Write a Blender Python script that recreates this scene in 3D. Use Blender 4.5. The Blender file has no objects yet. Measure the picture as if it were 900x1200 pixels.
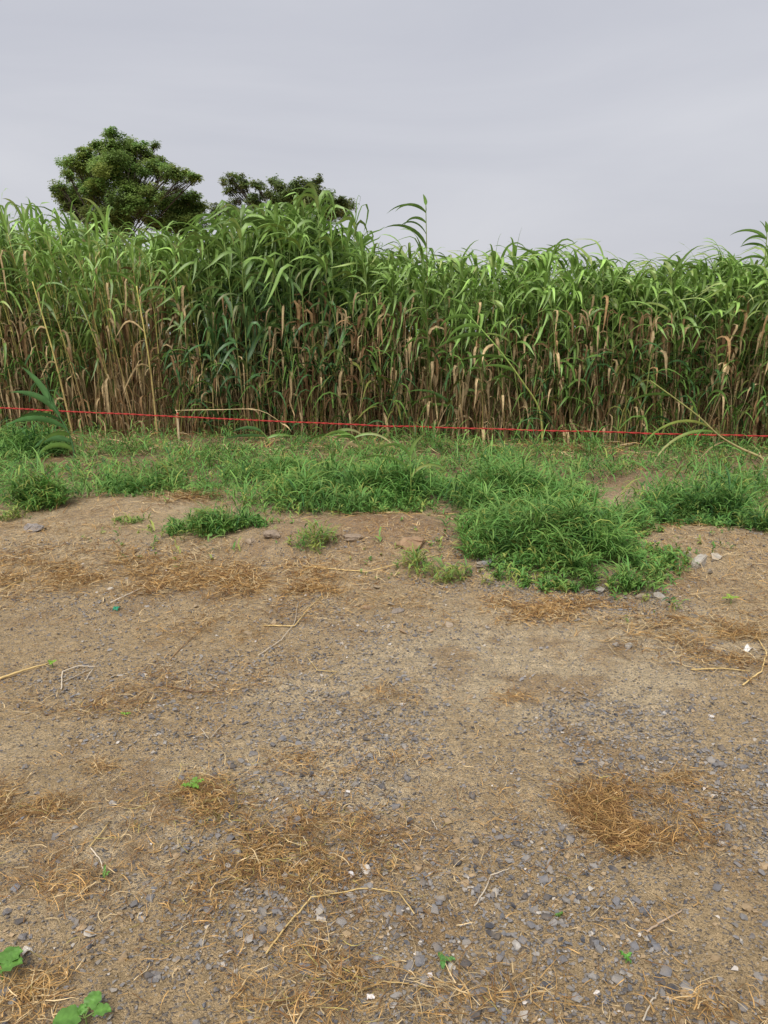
import bpy, bmesh, math, numpy as np
from mathutils import Vector, Matrix
R = math.radians
C = bpy.context.scene.collection
sc = bpy.context.scene

# ------------------------------------------------------------------ camera
CAMZ, PITCH, F = 1.5, R(13.1), 900.0           # F: focal length in photo pixels (900 x 1200)
cam = bpy.data.cameras.new('camera'); camo = bpy.data.objects.new('camera', cam); C.objects.link(camo)
cam.sensor_fit = 'VERTICAL'; cam.sensor_height = 24.0; cam.lens = 18.0
cam.clip_start = 0.05; cam.clip_end = 3000
camo.location = (0, 0, CAMZ); camo.rotation_euler = (R(90) - PITCH, 0, 0)
sc.camera = camo

# ------------------------------------------------------------------ sky and light (overcast)
SUN_EL, SUN_AZ = R(55), R(200)                  # azimuth clockwise from +Y
w = bpy.data.worlds.new('World'); sc.world = w; w.use_nodes = True
nt = w.node_tree; N = nt.nodes; Lk = nt.links; N.clear()
def nd(tree, t, **k):
    n = tree.nodes.new(t)
    for a, b in k.items(): setattr(n, a, b)
    return n
out = nd(nt, 'ShaderNodeOutputWorld')
sky = nd(nt, 'ShaderNodeTexSky', sky_type='NISHITA', sun_disc=False)
sky.sun_elevation = SUN_EL; sky.sun_rotation = SUN_AZ; sky.dust_density = 4.0; sky.air_density = 1.5
bgs = nd(nt, 'ShaderNodeBackground'); bgs.inputs['Strength'].default_value = 0.05
Lk.new(sky.outputs[0], bgs.inputs['Color'])
tc = nd(nt, 'ShaderNodeTexCoord')
mp = nd(nt, 'ShaderNodeMapping'); mp.inputs['Scale'].default_value = (1.2, 1.2, 5.0)
mp.inputs['Location'].default_value = (0.35, 0.0, 0.2)
Lk.new(tc.outputs['Generated'], mp.inputs['Vector'])
nz = nd(nt, 'ShaderNodeTexNoise'); nz.inputs['Scale'].default_value = 1.3; nz.inputs['Detail'].default_value = 6
nz.inputs['Roughness'].default_value = 0.5; nz.inputs['Distortion'].default_value = 0.6
Lk.new(mp.outputs[0], nz.inputs['Vector'])
cr = nd(nt, 'ShaderNodeValToRGB')
cr.color_ramp.elements[0].position = 0.32; cr.color_ramp.elements[0].color = (0.55, 0.56, 0.625, 1)
cr.color_ramp.elements[1].position = 0.72; cr.color_ramp.elements[1].color = (0.665, 0.67, 0.72, 1)
Lk.new(nz.outputs['Fac'], cr.inputs['Fac'])
bgc = nd(nt, 'ShaderNodeBackground'); bgc.inputs['Strength'].default_value = 0.384
Lk.new(cr.outputs['Color'], bgc.inputs['Color'])
mx = nd(nt, 'ShaderNodeMixShader'); mx.inputs['Fac'].default_value = 0.93
Lk.new(bgs.outputs[0], mx.inputs[1]); Lk.new(bgc.outputs[0], mx.inputs[2]); Lk.new(mx.outputs[0], out.inputs['Surface'])

sun = bpy.data.lights.new('sun', 'SUN'); sun.energy = 1.5; sun.angle = R(40); sun.color = (1.0, 0.96, 0.9)
so = bpy.data.objects.new('sun', sun); C.objects.link(so)
sd = Vector((math.sin(SUN_AZ) * math.cos(SUN_EL), math.cos(SUN_AZ) * math.cos(SUN_EL), math.sin(SUN_EL)))
so.rotation_euler = (-sd).to_track_quat('-Z', 'Y').to_euler(); so.location = sd * 40
sc.view_settings.view_transform = 'Standard'; sc.view_settings.look = 'None'
sc.view_settings.exposure = 1.4; sc.view_settings.gamma = 1.0; sc.view_settings.use_curve_mapping = False
sc.cycles.use_denoising = True
sc.cycles.max_bounces = 8; sc.cycles.diffuse_bounces = 4; sc.cycles.transparent_max_bounces = 4

# ------------------------------------------------------------------ helpers
def hash2(ix, iy, s):
    n = (ix.astype(np.int64) * 374761393 + iy.astype(np.int64) * 668265263 + s * 974711) & 0x7fffffff
    n = ((n ^ (n >> 13)) * 1274126177) & 0x7fffffff
    n = (n ^ (n >> 16))
    return (n & 0xffff) / 65535.0
def vnoise(x, y, s=0):
    x = np.asarray(x, float); y = np.asarray(y, float)
    ix = np.floor(x); iy = np.floor(y); fx = x - ix; fy = y - iy
    fx = fx * fx * (3 - 2 * fx); fy = fy * fy * (3 - 2 * fy)
    a = hash2(ix, iy, s); b = hash2(ix + 1, iy, s); c = hash2(ix, iy + 1, s); d = hash2(ix + 1, iy + 1, s)
    return (a + (b - a) * fx) * (1 - fy) + (c + (d - c) * fx) * fy
def fbm(x, y, f, o=4, s=0, g=0.5):
    v = 0; a = 1; t = 0
    for k in range(o):
        v = v + a * vnoise(x * f + 17.3 * k, y * f - 9.1 * k, s + k); t += a; a *= g; f *= 2.03
    return v / t
def sstep(a, b, x):
    t = np.clip((x - a) / (b - a), 0, 1); return t * t * (3 - 2 * t)
def gauss(x, y, cx, cy, rx, ry): return np.exp(-((x - cx) / rx) ** 2 - ((y - cy) / ry) ** 2)

def hgt(x, y):
    x = np.asarray(x, float); y = np.asarray(y, float)
    near = 1 - sstep(14, 40, np.hypot(x, y))
    z = 0.05 * (fbm(x, y, 0.55, 3, 3) - 0.5)
    z = z + 0.09 * sstep(4.2, 5.3, y + 0.5 * (vnoise(x * 0.9, 0 * x, 5) - 0.5)) * (1 - 0.6 * sstep(7.0, 9.5, y))
    z = z + 0.13 * gauss(x, y, 0.02, 5.35, 0.62, 0.38) + 0.07 * gauss(x, y, -0.85, 5.3, 0.3, 0.25) + 0.09 * gauss(x, y, 2.15, 5.15, 0.7, 0.35)
    z = z + 0.05 * gauss(x, y, -2.2, 6.2, 0.8, 0.4)
    rough = 0.018 + 0.03 * sstep(4.0, 5.0, y)
    z = z + rough * (fbm(x, y, 3.1, 4, 11, 0.55) - 0.5) + 0.010 * (fbm(x, y, 14.0, 3, 23, 0.6) - 0.5)
    fine = 1 - sstep(5.5, 8.0, np.abs(y - 2.5) + 0.3 * np.abs(x))
    z = z + fine * (0.032 * np.abs(fbm(x, y, 7.0, 4, 41, 0.55) - 0.5) + 0.012 * (vnoise(x * 30, y * 30, 71) - 0.5) * sstep(.42, .68, fbm(x, y, 2.6, 3, 72)))
    return z * near
def ray(px, py):
    u = (px - 450) / F; v = (600 - py) / F
    return np.array([u, math.cos(PITCH) + v * math.sin(PITCH), -math.sin(PITCH) + v * math.cos(PITCH)])
def P(px, py):                                   # point of the ground seen at a photo pixel
    d = ray(px, py); z = 0.0
    for _ in range(12):
        t = (z - CAMZ) / d[2]; z = 0.5 * z + 0.5 * float(hgt(d[0] * t, d[1] * t))
    t = (z - CAMZ) / d[2]
    return np.array([d[0] * t, d[1] * t, float(hgt(d[0] * t, d[1] * t))])
def atdist(px, py, y):                           # point on the sight line at depth y
    d = ray(px, py); t = y / d[1]
    return np.array([d[0] * t, y, CAMZ + d[2] * t])
def proj(x, y, z):
    q = z - CAMZ; f = y * math.cos(PITCH) - q * math.sin(PITCH); u = y * math.sin(PITCH) + q * math.cos(PITCH)
    return 450 + F * x / f, 600 - F * u / f
rng = np.random.default_rng(7)
U = lambda a, b, n=None: rng.uniform(a, b, n)

def mesh_np(name, V, Fc, col=None, smooth=True, mat=None):
    V = np.asarray(V, np.float32).reshape(-1, 3)
    if not isinstance(Fc, list): Fc = [Fc]
    me = bpy.data.meshes.new(name)
    me.vertices.add(len(V)); me.vertices.foreach_set('co', V.ravel())
    loops = np.concatenate([f.ravel() for f in Fc]).astype(np.int32)
    sizes = np.concatenate([np.full(len(f), f.shape[1]) for f in Fc]).astype(np.int32)
    starts = np.concatenate([[0], np.cumsum(sizes)[:-1]]).astype(np.int32)
    me.loops.add(len(loops)); me.loops.foreach_set('vertex_index', loops)
    me.polygons.add(len(sizes)); me.polygons.foreach_set('loop_start', starts)
    try: me.polygons.foreach_set('loop_total', sizes)
    except Exception: pass
    me.polygons.foreach_set('use_smooth', np.full(len(sizes), smooth))
    if col is not None:
        a = me.attributes.new('tint', 'FLOAT_COLOR', 'POINT')
        c4 = np.ones((len(V), 4), np.float32); c4[:, :3] = np.asarray(col, np.float32).reshape(-1, 3)
        a.data.foreach_set('color', c4.ravel())
    me.update(calc_edges=True)
    if mat: me.materials.append(mat)
    return me
def link(name, data, parent=None, loc=None):
    o = bpy.data.objects.new(name, data); C.objects.link(o)
    if parent: o.parent = parent
    if loc is not None: o.location = loc
    return o
def tag(o, label=None, cat=None, group=None, kind=None):
    if label: o['label'] = label
    if cat: o['category'] = cat
    if group: o['group'] = group
    if kind: o['kind'] = kind
    return o
class Bag:                                       # gathers (V, F, col) pieces into one mesh
    def __init__(s): s.V = []; s.F = {}; s.c = []; s.n = 0
    def add(s, g):
        V, Fc, c = g; V = V.reshape(-1, 3); c = c.reshape(-1, 3)
        for f in (Fc if isinstance(Fc, list) else [Fc]): s.F.setdefault(f.shape[1], []).append(f + s.n)
        s.V.append(V); s.c.append(c); s.n += len(V)
    def arr(s): return np.concatenate(s.V), [np.concatenate(f) for f in s.F.values()], np.concatenate(s.c)
    def mesh(s, name, mat, smooth=True):
        V, Fc, c = s.arr(); return mesh_np(name, V, Fc, c, smooth, mat)

def ribbons(base, az, th0, th1, L, W, c0, c1, n=6, cols=2, curl=0., wind=0., twist=0., fold=0., prof='leaf', p=1.0, rib=1.3, wob=0., roll=0., bend=None):
    base = np.asarray(base, float).reshape(-1, 3); M = len(base)
    ex = lambda a: np.broadcast_to(np.asarray(a, float), (M,))[:, None]
    az, th0, th1, L, W, curl, wind, twist, fold, roll = map(ex, (az, th0, th1, L, W, curl, wind, twist, fold, roll))
    t = np.linspace(0, 1, n + 1)[None, :]
    th = th0 + (th1 - th0) * (t ** p if bend is None else sstep(bend[0] - bend[1], bend[0] + bend[1], t))
    A = az + curl * t
    if wob:
        A = A + np.cumsum(rng.normal(0, wob, (M, n + 1)), 1); th = th + rng.normal(0, wob * 0.5, (M, n + 1))
    D = np.stack([np.sin(th) * np.cos(A), np.sin(th) * np.sin(A), np.cos(th)], -1)
    D[..., 0] -= wind * t
    D /= np.linalg.norm(D, axis=-1, keepdims=True)
    st = (L / n)[..., None] * D
    pos = base[:, None, :] + np.concatenate([np.zeros((M, 1, 3)), np.cumsum(0.5 * (st[:, 1:] + st[:, :-1]), 1)], 1)
    S = np.stack([-np.sin(A), np.cos(A), 0 * A], -1)
    S = S - (S * D).sum(-1, keepdims=True) * D; S /= np.linalg.norm(S, axis=-1, keepdims=True) + 1e-9
    Up = np.cross(D, S)
    tw = (twist * t + roll)[..., None]
    S2 = np.cos(tw) * S + np.sin(tw) * Up; U2 = np.cross(D, S2)
    if prof == 'leaf': pw = (0.45 + 0.55 * np.clip(t / 0.22, 0, 1)) * np.clip(1 - t ** 2.4, 0.03, 1)
    elif prof == 'oval': pw = np.clip(np.sin(np.pi * (0.06 + 0.92 * t)), 0.05, 1)
    elif prof == 'wisp': pw = np.clip(1 - 0.75 * t, 0.1, 1)
    else: pw = np.clip(1 - t ** 1.6, 0.05, 1)
    hw = (0.5 * W * pw)[..., None]
    if cols == 2: V = np.stack([pos - S2 * hw, pos + S2 * hw], 2)
    else: V = np.stack([pos - S2 * hw + U2 * hw * fold[..., None], pos, pos + S2 * hw + U2 * hw * fold[..., None]], 2)
    i = np.arange(n)[:, None] * cols + np.arange(cols - 1)[None, :]
    q = np.stack([i, i + 1, i + cols + 1, i + cols], -1).reshape(-1, 4)
    Fc = (q[None] + (np.arange(M) * (n + 1) * cols)[:, None, None]).reshape(-1, 4)
    c0 = np.broadcast_to(np.asarray(c0, float), (M, 3)); c1 = np.broadcast_to(np.asarray(c1, float), (M, 3))
    tt = (t ** 1.5)[..., None]
    col = (c0[:, None, :] * (1 - tt) + c1[:, None, :] * tt)[:, :, None, :] * np.ones((1, 1, cols, 1))
    if cols == 3: col[:, :, 1, :] *= rib
    return V.reshape(-1, 3), Fc, col.reshape(-1, 3)

def tube(path, rad, col, sides=5):
    path = np.asarray(path, float); K = len(path); rad = np.broadcast_to(rad, (K,)); col = np.broadcast_to(col, (K, 3))
    T = np.gradient(path, axis=0); T /= np.linalg.norm(T, axis=1, keepdims=True) + 1e-9
    ref = np.array([1., 0, 0]) if abs(T[0][0]) < 0.8 else np.array([0, 1., 0])
    A = np.cross(T, ref); A /= np.linalg.norm(A, axis=1, keepdims=True) + 1e-9; B = np.cross(T, A)
    a = np.arange(sides) * 2 * np.pi / sides
    V = path[:, None] + rad[:, None, None] * (np.cos(a)[None, :, None] * A[:, None] + np.sin(a)[None, :, None] * B[:, None])
    k = np.arange(K - 1)[:, None] * sides; j = np.arange(sides)[None]
    q = np.stack([k + j, k + (j + 1) % sides, k + sides + (j + 1) % sides, k + sides + j], -1).reshape(-1, 4)
    V = V.reshape(-1, 3); Fc = [q]
    V = np.concatenate([V, path[:1], path[-1:]]); n = K * sides
    cap = [[(i + 1) % sides, i, n] for i in range(sides)] + [[(K - 1) * sides + i, (K - 1) * sides + (i + 1) % sides, n + 1] for i in range(sides)]
    Fc.append(np.array(cap))
    c = np.concatenate([np.repeat(col, sides, 0), col[:1], col[-1:]])
    return V, Fc, c
def spline(pts, k=24):
    pts = np.asarray(pts, float); n = len(pts); s = np.linspace(0, n - 1, k); o = []
    for v in s:
        i = min(int(v), n - 2); f = v - i
        p0 = pts[max(i - 1, 0)]; p1 = pts[i]; p2 = pts[i + 1]; p3 = pts[min(i + 2, n - 1)]
        o.append(0.5 * (2 * p1 + (p2 - p0) * f + (2 * p0 - 5 * p1 + 4 * p2 - p3) * f * f + (3 * p1 - p0 - 3 * p2 + p3) * f ** 3))
    return np.array(o)

# ------------------------------------------------------------------ materials
def tint_mat(name, rough=0.6, spec=0.3, trans=0.0, nscale=12., namp=0.35, jitter=0.25, bump=0.0, bscale=60., dust=0.0):
    m = bpy.data.materials.new(name); m.use_nodes = True; t = m.node_tree; t.nodes.clear(); l = t.links
    o = nd(t, 'ShaderNodeOutputMaterial'); b = nd(t, 'ShaderNodeBsdfPrincipled')
    at = nd(t, 'ShaderNodeAttribute', attribute_name='tint')
    tcn = nd(t, 'ShaderNodeTexCoord'); n1 = nd(t, 'ShaderNodeTexNoise'); n1.inputs['Scale'].default_value = nscale; n1.inputs['Detail'].default_value = 4
    l.new(tcn.outputs['Object'], n1.inputs['Vector'])
    mr = nd(t, 'ShaderNodeMapRange'); mr.inputs['From Min'].default_value = 0.25; mr.inputs['From Max'].default_value = 0.75
    mr.inputs['To Min'].default_value = 1 - namp; mr.inputs['To Max'].default_value = 1 + namp
    l.new(n1.outputs['Fac'], mr.inputs['Value'])
    oi = nd(t, 'ShaderNodeObjectInfo'); m2 = nd(t, 'ShaderNodeMapRange')
    m2.inputs['To Min'].default_value = 1 - jitter; m2.inputs['To Max'].default_value = 1 + jitter
    l.new(oi.outputs['Random'], m2.inputs['Value'])
    mu = nd(t, 'ShaderNodeMath', operation='MULTIPLY'); l.new(mr.outputs[0], mu.inputs[0]); l.new(m2.outputs[0], mu.inputs[1])
    vm = nd(t, 'ShaderNodeVectorMath', operation='SCALE'); l.new(at.outputs['Color'], vm.inputs[0]); l.new(mu.outputs[0], vm.inputs['Scale'])
    if dust:
        nn = nd(t, 'ShaderNodeTexNoise'); nn.inputs['Scale'].default_value = 35; nn.inputs['Detail'].default_value = 5; ge = nd(t, 'ShaderNodeNewGeometry'); l.new(ge.outputs['Position'], nn.inputs['Vector'])
        dm = nd(t, 'ShaderNodeMapRange'); dm.inputs['From Min'].default_value = .35; dm.inputs['From Max'].default_value = .7; dm.inputs['To Max'].default_value = dust; l.new(nn.outputs['Fac'], dm.inputs['Value'])
        dx = nd(t, 'ShaderNodeMix', data_type='RGBA'); l.new(dm.outputs[0], dx.inputs['Factor']); l.new(vm.outputs[0], dx.inputs['A']); dx.inputs['B'].default_value = (0.40, 0.30, 0.18, 1)
        l.new(dx.outputs['Result'], b.inputs['Base Color'])
    else: l.new(vm.outputs[0], b.inputs['Base Color'])
    b.inputs['Roughness'].default_value = rough; b.inputs['Specular IOR Level'].default_value = spec
    if bump:
        n2 = nd(t, 'ShaderNodeTexNoise'); n2.inputs['Scale'].default_value = bscale; n2.inputs['Detail'].default_value = 6
        l.new(tcn.outputs['Object'], n2.inputs['Vector'])
        bp = nd(t, 'ShaderNodeBump'); bp.inputs['Strength'].default_value = bump; bp.inputs['Distance'].default_value = 0.004
        l.new(n2.outputs['Fac'], bp.inputs['Height']); l.new(bp.outputs[0], b.inputs['Normal'])
    if trans:
        tr = nd(t, 'ShaderNodeBsdfTranslucent'); l.new(vm.outputs[0], tr.inputs['Color'])
        ms = nd(t, 'ShaderNodeMixShader'); ms.inputs['Fac'].default_value = trans
        l.new(b.outputs[0], ms.inputs[1]); l.new(tr.outputs[0], ms.inputs[2]); l.new(ms.outputs[0], o.inputs['Surface'])
    else: l.new(b.outputs[0], o.inputs['Surface'])
    return m
M_leaf = tint_mat('sorghum_leaf', 0.42, 0.5, 0.30, 9, 0.25, 0.28)
M_dry = tint_mat('dry_leaf', 0.8, 0.15, 0.2, 25, 0.35, 0.25)
M_stalk = tint_mat('stalk', 0.6, 0.3, 0, 18, 0.3, 0.2)
M_grass = tint_mat('grass_blade', 0.55, 0.3, 0.28, 3, 0.3, 0.0)
M_wisp = tint_mat('dry_wisp', 0.85, 0.1, 0.12, 30, 0.35, 0.1)
M_stone = tint_mat('stone', 0.85, 0.25, 0, 70, 0.28, 0.15, 0.5, 260, dust=.35)
M_tree = tint_mat('tree_leaf', 0.5, 0.35, 0.4, 0.8, 0.2, 0.0)
M_bark = tint_mat('bark', 0.9, 0.1, 0, 6, 0.35, 0.0, 0.6, 20)
M_rope = tint_mat('rope', 0.6, 0.3, 0, 40, 0.2, 0.0)
M_plastic = tint_mat('plastic', 0.35, 0.5, 0.1, 40, 0.15, 0.0)
M_seed = tint_mat('seedling_leaf', 0.45, 0.35, 0.3, 60, 0.15, 0.12)

# ------------------------------------------------------------------ ground (one sheet to the horizon)
def axis(fine0, fine1, step, lo, hi, g):
    a = list(np.arange(fine0, fine1 + 1e-6, step)); s = step
    while a[-1] < hi: s *= g; a.append(a[-1] + s)
    s = step; b = []; v = fine0
    while v > lo: s *= g; v -= s; b.append(v)
    return np.array(b[::-1] + a)
gx = axis(-1.5, 1.5, 0.014, -900, 900, 1.06); gy = axis(1.05, 4.3, 0.014, -900, 1500, 1.05)
GX, GY = np.meshgrid(gx, gy); GZ = hgt(GX, GY)
nxg, nyg = len(gx), len(gy)
idx = np.arange(nxg * nyg).reshape(nyg, nxg)
GF = np.stack([idx[:-1, :-1], idx[:-1, 1:], idx[1:, 1:], idx[1:, :-1]], -1).reshape(-1, 4)
A = fbm(GX, GY, 0.8, 4, 101); B = fbm(GX, GY, 2.6, 4, 131); D_ = fbm(GX, GY, 7.0, 3, 151)
base = np.array([0.515, 0.378, 0.215]); pale = np.array([0.65, 0.52, 0.335]); dark = np.array([0.36, 0.235, 0.120]); red = np.array([0.33, 0.20, 0.105])
def mixc(c, d, f): return c * (1 - f[..., None]) + d * f[..., None]
gc = np.broadcast_to(base, GX.shape + (3,))
gc = mixc(gc, pale, 0.8 * sstep(0.45, 0.68, 0.6 * A + 0.4 * B + 0.12 * gauss(GX, GY, 0.4, 3.3, 1.4, 0.7)))
gc = mixc(gc, dark, 0.65 * sstep(0.5, 0.7, 0.5 * B + 0.5 * D_ + 0.05 * gauss(GX, GY, -1.0, 2.0, 0.7, 0.5)))
gc = mixc(gc, red, 0.7 * gauss(GX, GY, 0.0, 5.3, 0.8, 0.5))
gc = mixc(gc, red * 0.75, 0.8 * sstep(6.0, 8.0, GY) * (1 - sstep(30, 60, GY)))
me = mesh_np('ground', np.stack([GX, GY, GZ], -1), GF, gc, True)
gm = bpy.data.materials.new('soil'); gm.use_nodes = True; t = gm.node_tree; b = t.nodes['Principled BSDF']; l = t.links
b.inputs['Roughness'].default_value = 0.95; b.inputs['Specular IOR Level'].default_value = 0.1
at = nd(t, 'ShaderNodeAttribute', attribute_name='tint'); tcn = nd(t, 'ShaderNodeTexCoord')
def noise(scale, det=5, r=0.6):
    n = nd(t, 'ShaderNodeTexNoise'); n.inputs['Scale'].default_value = scale; n.inputs['Detail'].default_value = det
    n.inputs['Roughness'].default_value = r; l.new(tcn.outputs['Object'], n.inputs['Vector']); return n
n1 = noise(22, 8, 0.7); n2 = noise(140, 5, 0.7)
mr = nd(t, 'ShaderNodeMapRange'); mr.inputs['From Min'].default_value = 0.3; mr.inputs['From Max'].default_value = 0.7; mr.inputs['To Min'].default_value = 0.68; mr.inputs['To Max'].default_value = 1.28
l.new(n1.outputs['Fac'], mr.inputs['Value'])
mr2 = nd(t, 'ShaderNodeMapRange'); mr2.inputs['From Min'].default_value = 0.3; mr2.inputs['From Max'].default_value = 0.7; mr2.inputs['To Min'].default_value = 0.7; mr2.inputs['To Max'].default_value = 1.3
l.new(n2.outputs['Fac'], mr2.inputs['Value'])
mu = nd(t, 'ShaderNodeMath', operation='MULTIPLY'); l.new(mr.outputs[0], mu.inputs[0]); l.new(mr2.outputs[0], mu.inputs[1])
vs = nd(t, 'ShaderNodeVectorMath', operation='SCALE'); l.new(at.outputs['Color'], vs.inputs[0]); l.new(mu.outputs[0], vs.inputs['Scale'])
# grit too small to build: tiny pale and grey grains
vo = nd(t, 'ShaderNodeTexVoronoi'); vo.inputs['Scale'].default_value = 170; l.new(tcn.outputs['Object'], vo.inputs['Vector'])
sp = nd(t, 'ShaderNodeSeparateColor'); l.new(vo.outputs['Color'], sp.inputs[0])
gt = nd(t, 'ShaderNodeMath', operation='GREATER_THAN'); gt.inputs[1].default_value = 0.80; l.new(sp.outputs[0], gt.inputs[0])
gr = nd(t, 'ShaderNodeValToRGB'); gr.color_ramp.elements[0].color = (0.10, 0.10, 0.115, 1); gr.color_ramp.elements[1].color = (0.50, 0.44, 0.36, 1)
e = gr.color_ramp.elements.new(0.55); e.color = (0.2, 0.19, 0.185, 1); l.new(sp.outputs[1], gr.inputs['Fac'])
mf = nd(t, 'ShaderNodeMath', operation='MULTIPLY'); mf.inputs[1].default_value = 0.75; l.new(gt.outputs[0], mf.inputs[0])
mxn = nd(t, 'ShaderNodeMix', data_type='RGBA'); l.new(mf.outputs[0], mxn.inputs['Factor']); l.new(vs.outputs[0], mxn.inputs['A']); l.new(gr.outputs[0], mxn.inputs['B'])
l.new(mxn.outputs['Result'], b.inputs['Base Color'])
ad = nd(t, 'ShaderNodeMath', operation='ADD'); n3 = noise(60, 8, 0.75); l.new(n3.outputs['Fac'], ad.inputs[0])
m4 = nd(t, 'ShaderNodeMath', operation='MULTIPLY'); m4.inputs[1].default_value = -0.35; l.new(vo.outputs['Distance'], m4.inputs[0]); l.new(m4.outputs[0], ad.inputs[1])
bp = nd(t, 'ShaderNodeBump'); bp.inputs['Strength'].default_value = 1.0; bp.inputs['Distance'].default_value = 0.022; l.new(ad.outputs[0], bp.inputs['Height']); 
n5 = noise(16, 6, 0.65); bp2 = nd(t, 'ShaderNodeBump'); bp2.inputs['Strength'].default_value = 0.8; bp2.inputs['Distance'].default_value = 0.05
l.new(n5.outputs['Fac'], bp2.inputs['Height']); l.new(bp2.outputs[0], bp.inputs['Normal'])
l.new(bp.outputs[0], b.inputs['Normal'])
me.materials.append(gm)
ground = tag(link('ground', me), 'bare brown gravelly soil running into the grass verge', None, None, 'structure')

# ------------------------------------------------------------------ sorghum
EDGE = lambda x: 10.65 - 0.15 * x                # front edge of the field
TOPS = [(-120, 232), (0, 232), (50, 242), (100, 246), (150, 262), (200, 262), (240, 256), (262, 236), (300, 226), (375, 218), (415, 246), (460, 264), (520, 276), (560, 284), (650, 280), (700, 276), (750, 290), (850, 288), (900, 278), (1020, 284)]
hx, hz = [], []
for px, py in TOPS:
    d = ray(px, py); tt = (10.65 + 0.25) / (d[1] + 0.15 * d[0]); hx.append(d[0] * tt); hz.append(CAMZ + d[2] * tt)
HT = lambda x: np.interp(x, hx, hz)
G_dark = np.array([0.070, 0.155, 0.052]); G_mid = np.array([0.130, 0.235, 0.050]); G_top = np.array([0.215, 0.345, 0.082]); G_yel = np.array([0.22, 0.24, 0.06])  # G_top: young yellow-green, brightened with strong light on the canopy painted in
T_tan = np.array([0.46, 0.345, 0.19]); T_brn = np.array([0.20, 0.115, 0.055]); T_org = np.array([0.31, 0.195, 0.095])
S_yel = np.array([0.38, 0.34, 0.10]); S_grn = np.array([0.15, 0.215, 0.055]); S_tan = np.array([0.30, 0.20, 0.095])
SP = {  # dry: share of the height whose leaves have dried, w: leaf width
    'L': dict(dry=0.52, w=0.042, L=0.70, n=16, stalk=(S_tan, S_yel), g0=0.55 * G_mid + 0.25 * G_dark + 0.2 * G_yel, amb=0.5, rad=0.010),
    'G': dict(dry=0.28, w=0.058, L=0.74, n=16, stalk=(S_tan * 0.8, S_grn), g0=G_dark, amb=0.15, rad=0.012),
    'R': dict(dry=0.50, w=0.050, L=0.66, n=18, stalk=(S_tan * 0.9, S_grn), g0=G_mid * 0.85, amb=0.30, rad=0.011)}
def proto(kind, H, lo=False, q=0.5):
    s = SP[kind]; n = s['n'] + int(rng.integers(-1, 2)); ns = 5 if lo else 8
    bend = U(-0.10, 0.02) * H * 0.5; by = U(-0.05, 0.05) * H * 0.5
    K = 7 if lo else 12; tz = np.linspace(0, 1, K)
    path = np.stack([bend * tz ** 2.2, by * tz ** 2, tz * H], -1)
    sc_ = s['stalk'][0][None] * (1 - sstep(0.15, 0.6, tz))[:, None] + s['stalk'][1][None] * sstep(0.15, 0.6, tz)[:, None]
    stalk = tube(path, s['rad'] * (1 - 0.6 * tz), sc_ * U(0.8, 1.2), 4 if lo else 6)
    leaves = []; az0 = U(0, 2 * np.pi); dthr = s['dry'] + (q - 0.5) * 0.72
    fr = np.concatenate([np.linspace(0.10, 0.98, n), [0.985, 0.99, 1.0, 1.0]])
    for i, f in enumerate(fr):
        f = min(max(f + U(-0.02, 0.02), 0.05), 1.0)
        b0 = np.array([np.interp(f, tz, path[:, 0]), np.interp(f, tz, path[:, 1]), f * H])
        az = az0 + i * np.pi + U(-0.7, 0.7)
        isdry = f < dthr + U(-0.22, 0.22) or U(0, 1) < s['amb'] * (1 - f) * 0.6
        if isdry:
            c = [T_tan, T_brn, T_org][int(rng.choice(3, p=[0.58, 0.19, 0.23]))] * U(0.55, 1.3)
            g = ribbons([b0], az, R(U(20, 100)), R(U(168, 186)), U(0.38, 0.70) * s['L'] / 0.66, U(0.02, 0.05), c, c * U(0.7, 1.1), n=ns, cols=2 if lo else 3,
                        curl=U(-1.2, 1.2), twist=U(-3.5, 3.5), fold=U(0.3, 1.0), bend=(U(.02, .3), U(.08, .25)), roll=U(-1.2, 1.2), rib=1.15, wind=U(0, 0.2), wob=0.16)
            leaves.append((g, True)); continue
        k = sstep(0.45, 1.0, f); c0 = s['g0'] * (1 - k) + G_top * k * (0.85 if kind == 'G' else 1.0)  # upper leaves blend to young green with top light put into the colour
        c0 = c0 * U(0.7, 1.35)
        if U(0, 1) < 0.10: c0 = 0.5 * c0 + 0.5 * G_yel
        c1 = c0 * U(0.85, 1.15)
        if U(0, 1) < 0.07: c1 = 0.5 * (T_tan + c0)
        if f > 0.93:
            a0, a1, L_, wd = U(5, 28), (U(75, 165) if kind != 'G' else U(115, 170)), s['L'] * U(0.5, 1.0), U(0.35, 1.0)
        else:
            a0, a1, L_, wd = U(12, 50), U(125, 178), s['L'] * U(0.6, 1.2), U(0.1, 0.7)
        g = ribbons([b0], az, R(a0), R(a1), L_, s['w'] * U(0.8, 1.2), c0, c1, n=ns, cols=2 if lo else 3, curl=U(-0.6, 0.6), wind=wd, twist=U(-1.2, 1.2), fold=U(0.12, 0.4), p=U(0.8, 2.2), roll=U(-.7, .7), rib=1.3,
                    bend=(U(.22, .6), U(.14, .4)) if U(0, 1) < .7 else None)
        leaves.append((g, False))
    return stalk, leaves
def kind_at(x):
    r = x + U(-0.6, 0.6)
    return 'L' if r < -2.7 else ('G' if r < -0.2 else 'R')
PH = 2.4                                          # stalk height of the prototypes
protos = {}
for k in 'LGR':
    protos[k] = []
    for j in range(9):
        st, lv = proto(k, PH, False, j / 8)
        sm = mesh_np('stalk', *st, True, M_stalk)
        lm = [mesh_np('leaf', *g, True, M_dry if d else M_leaf) for g, d in lv]
        protos[k].append((sm, lm))
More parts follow.
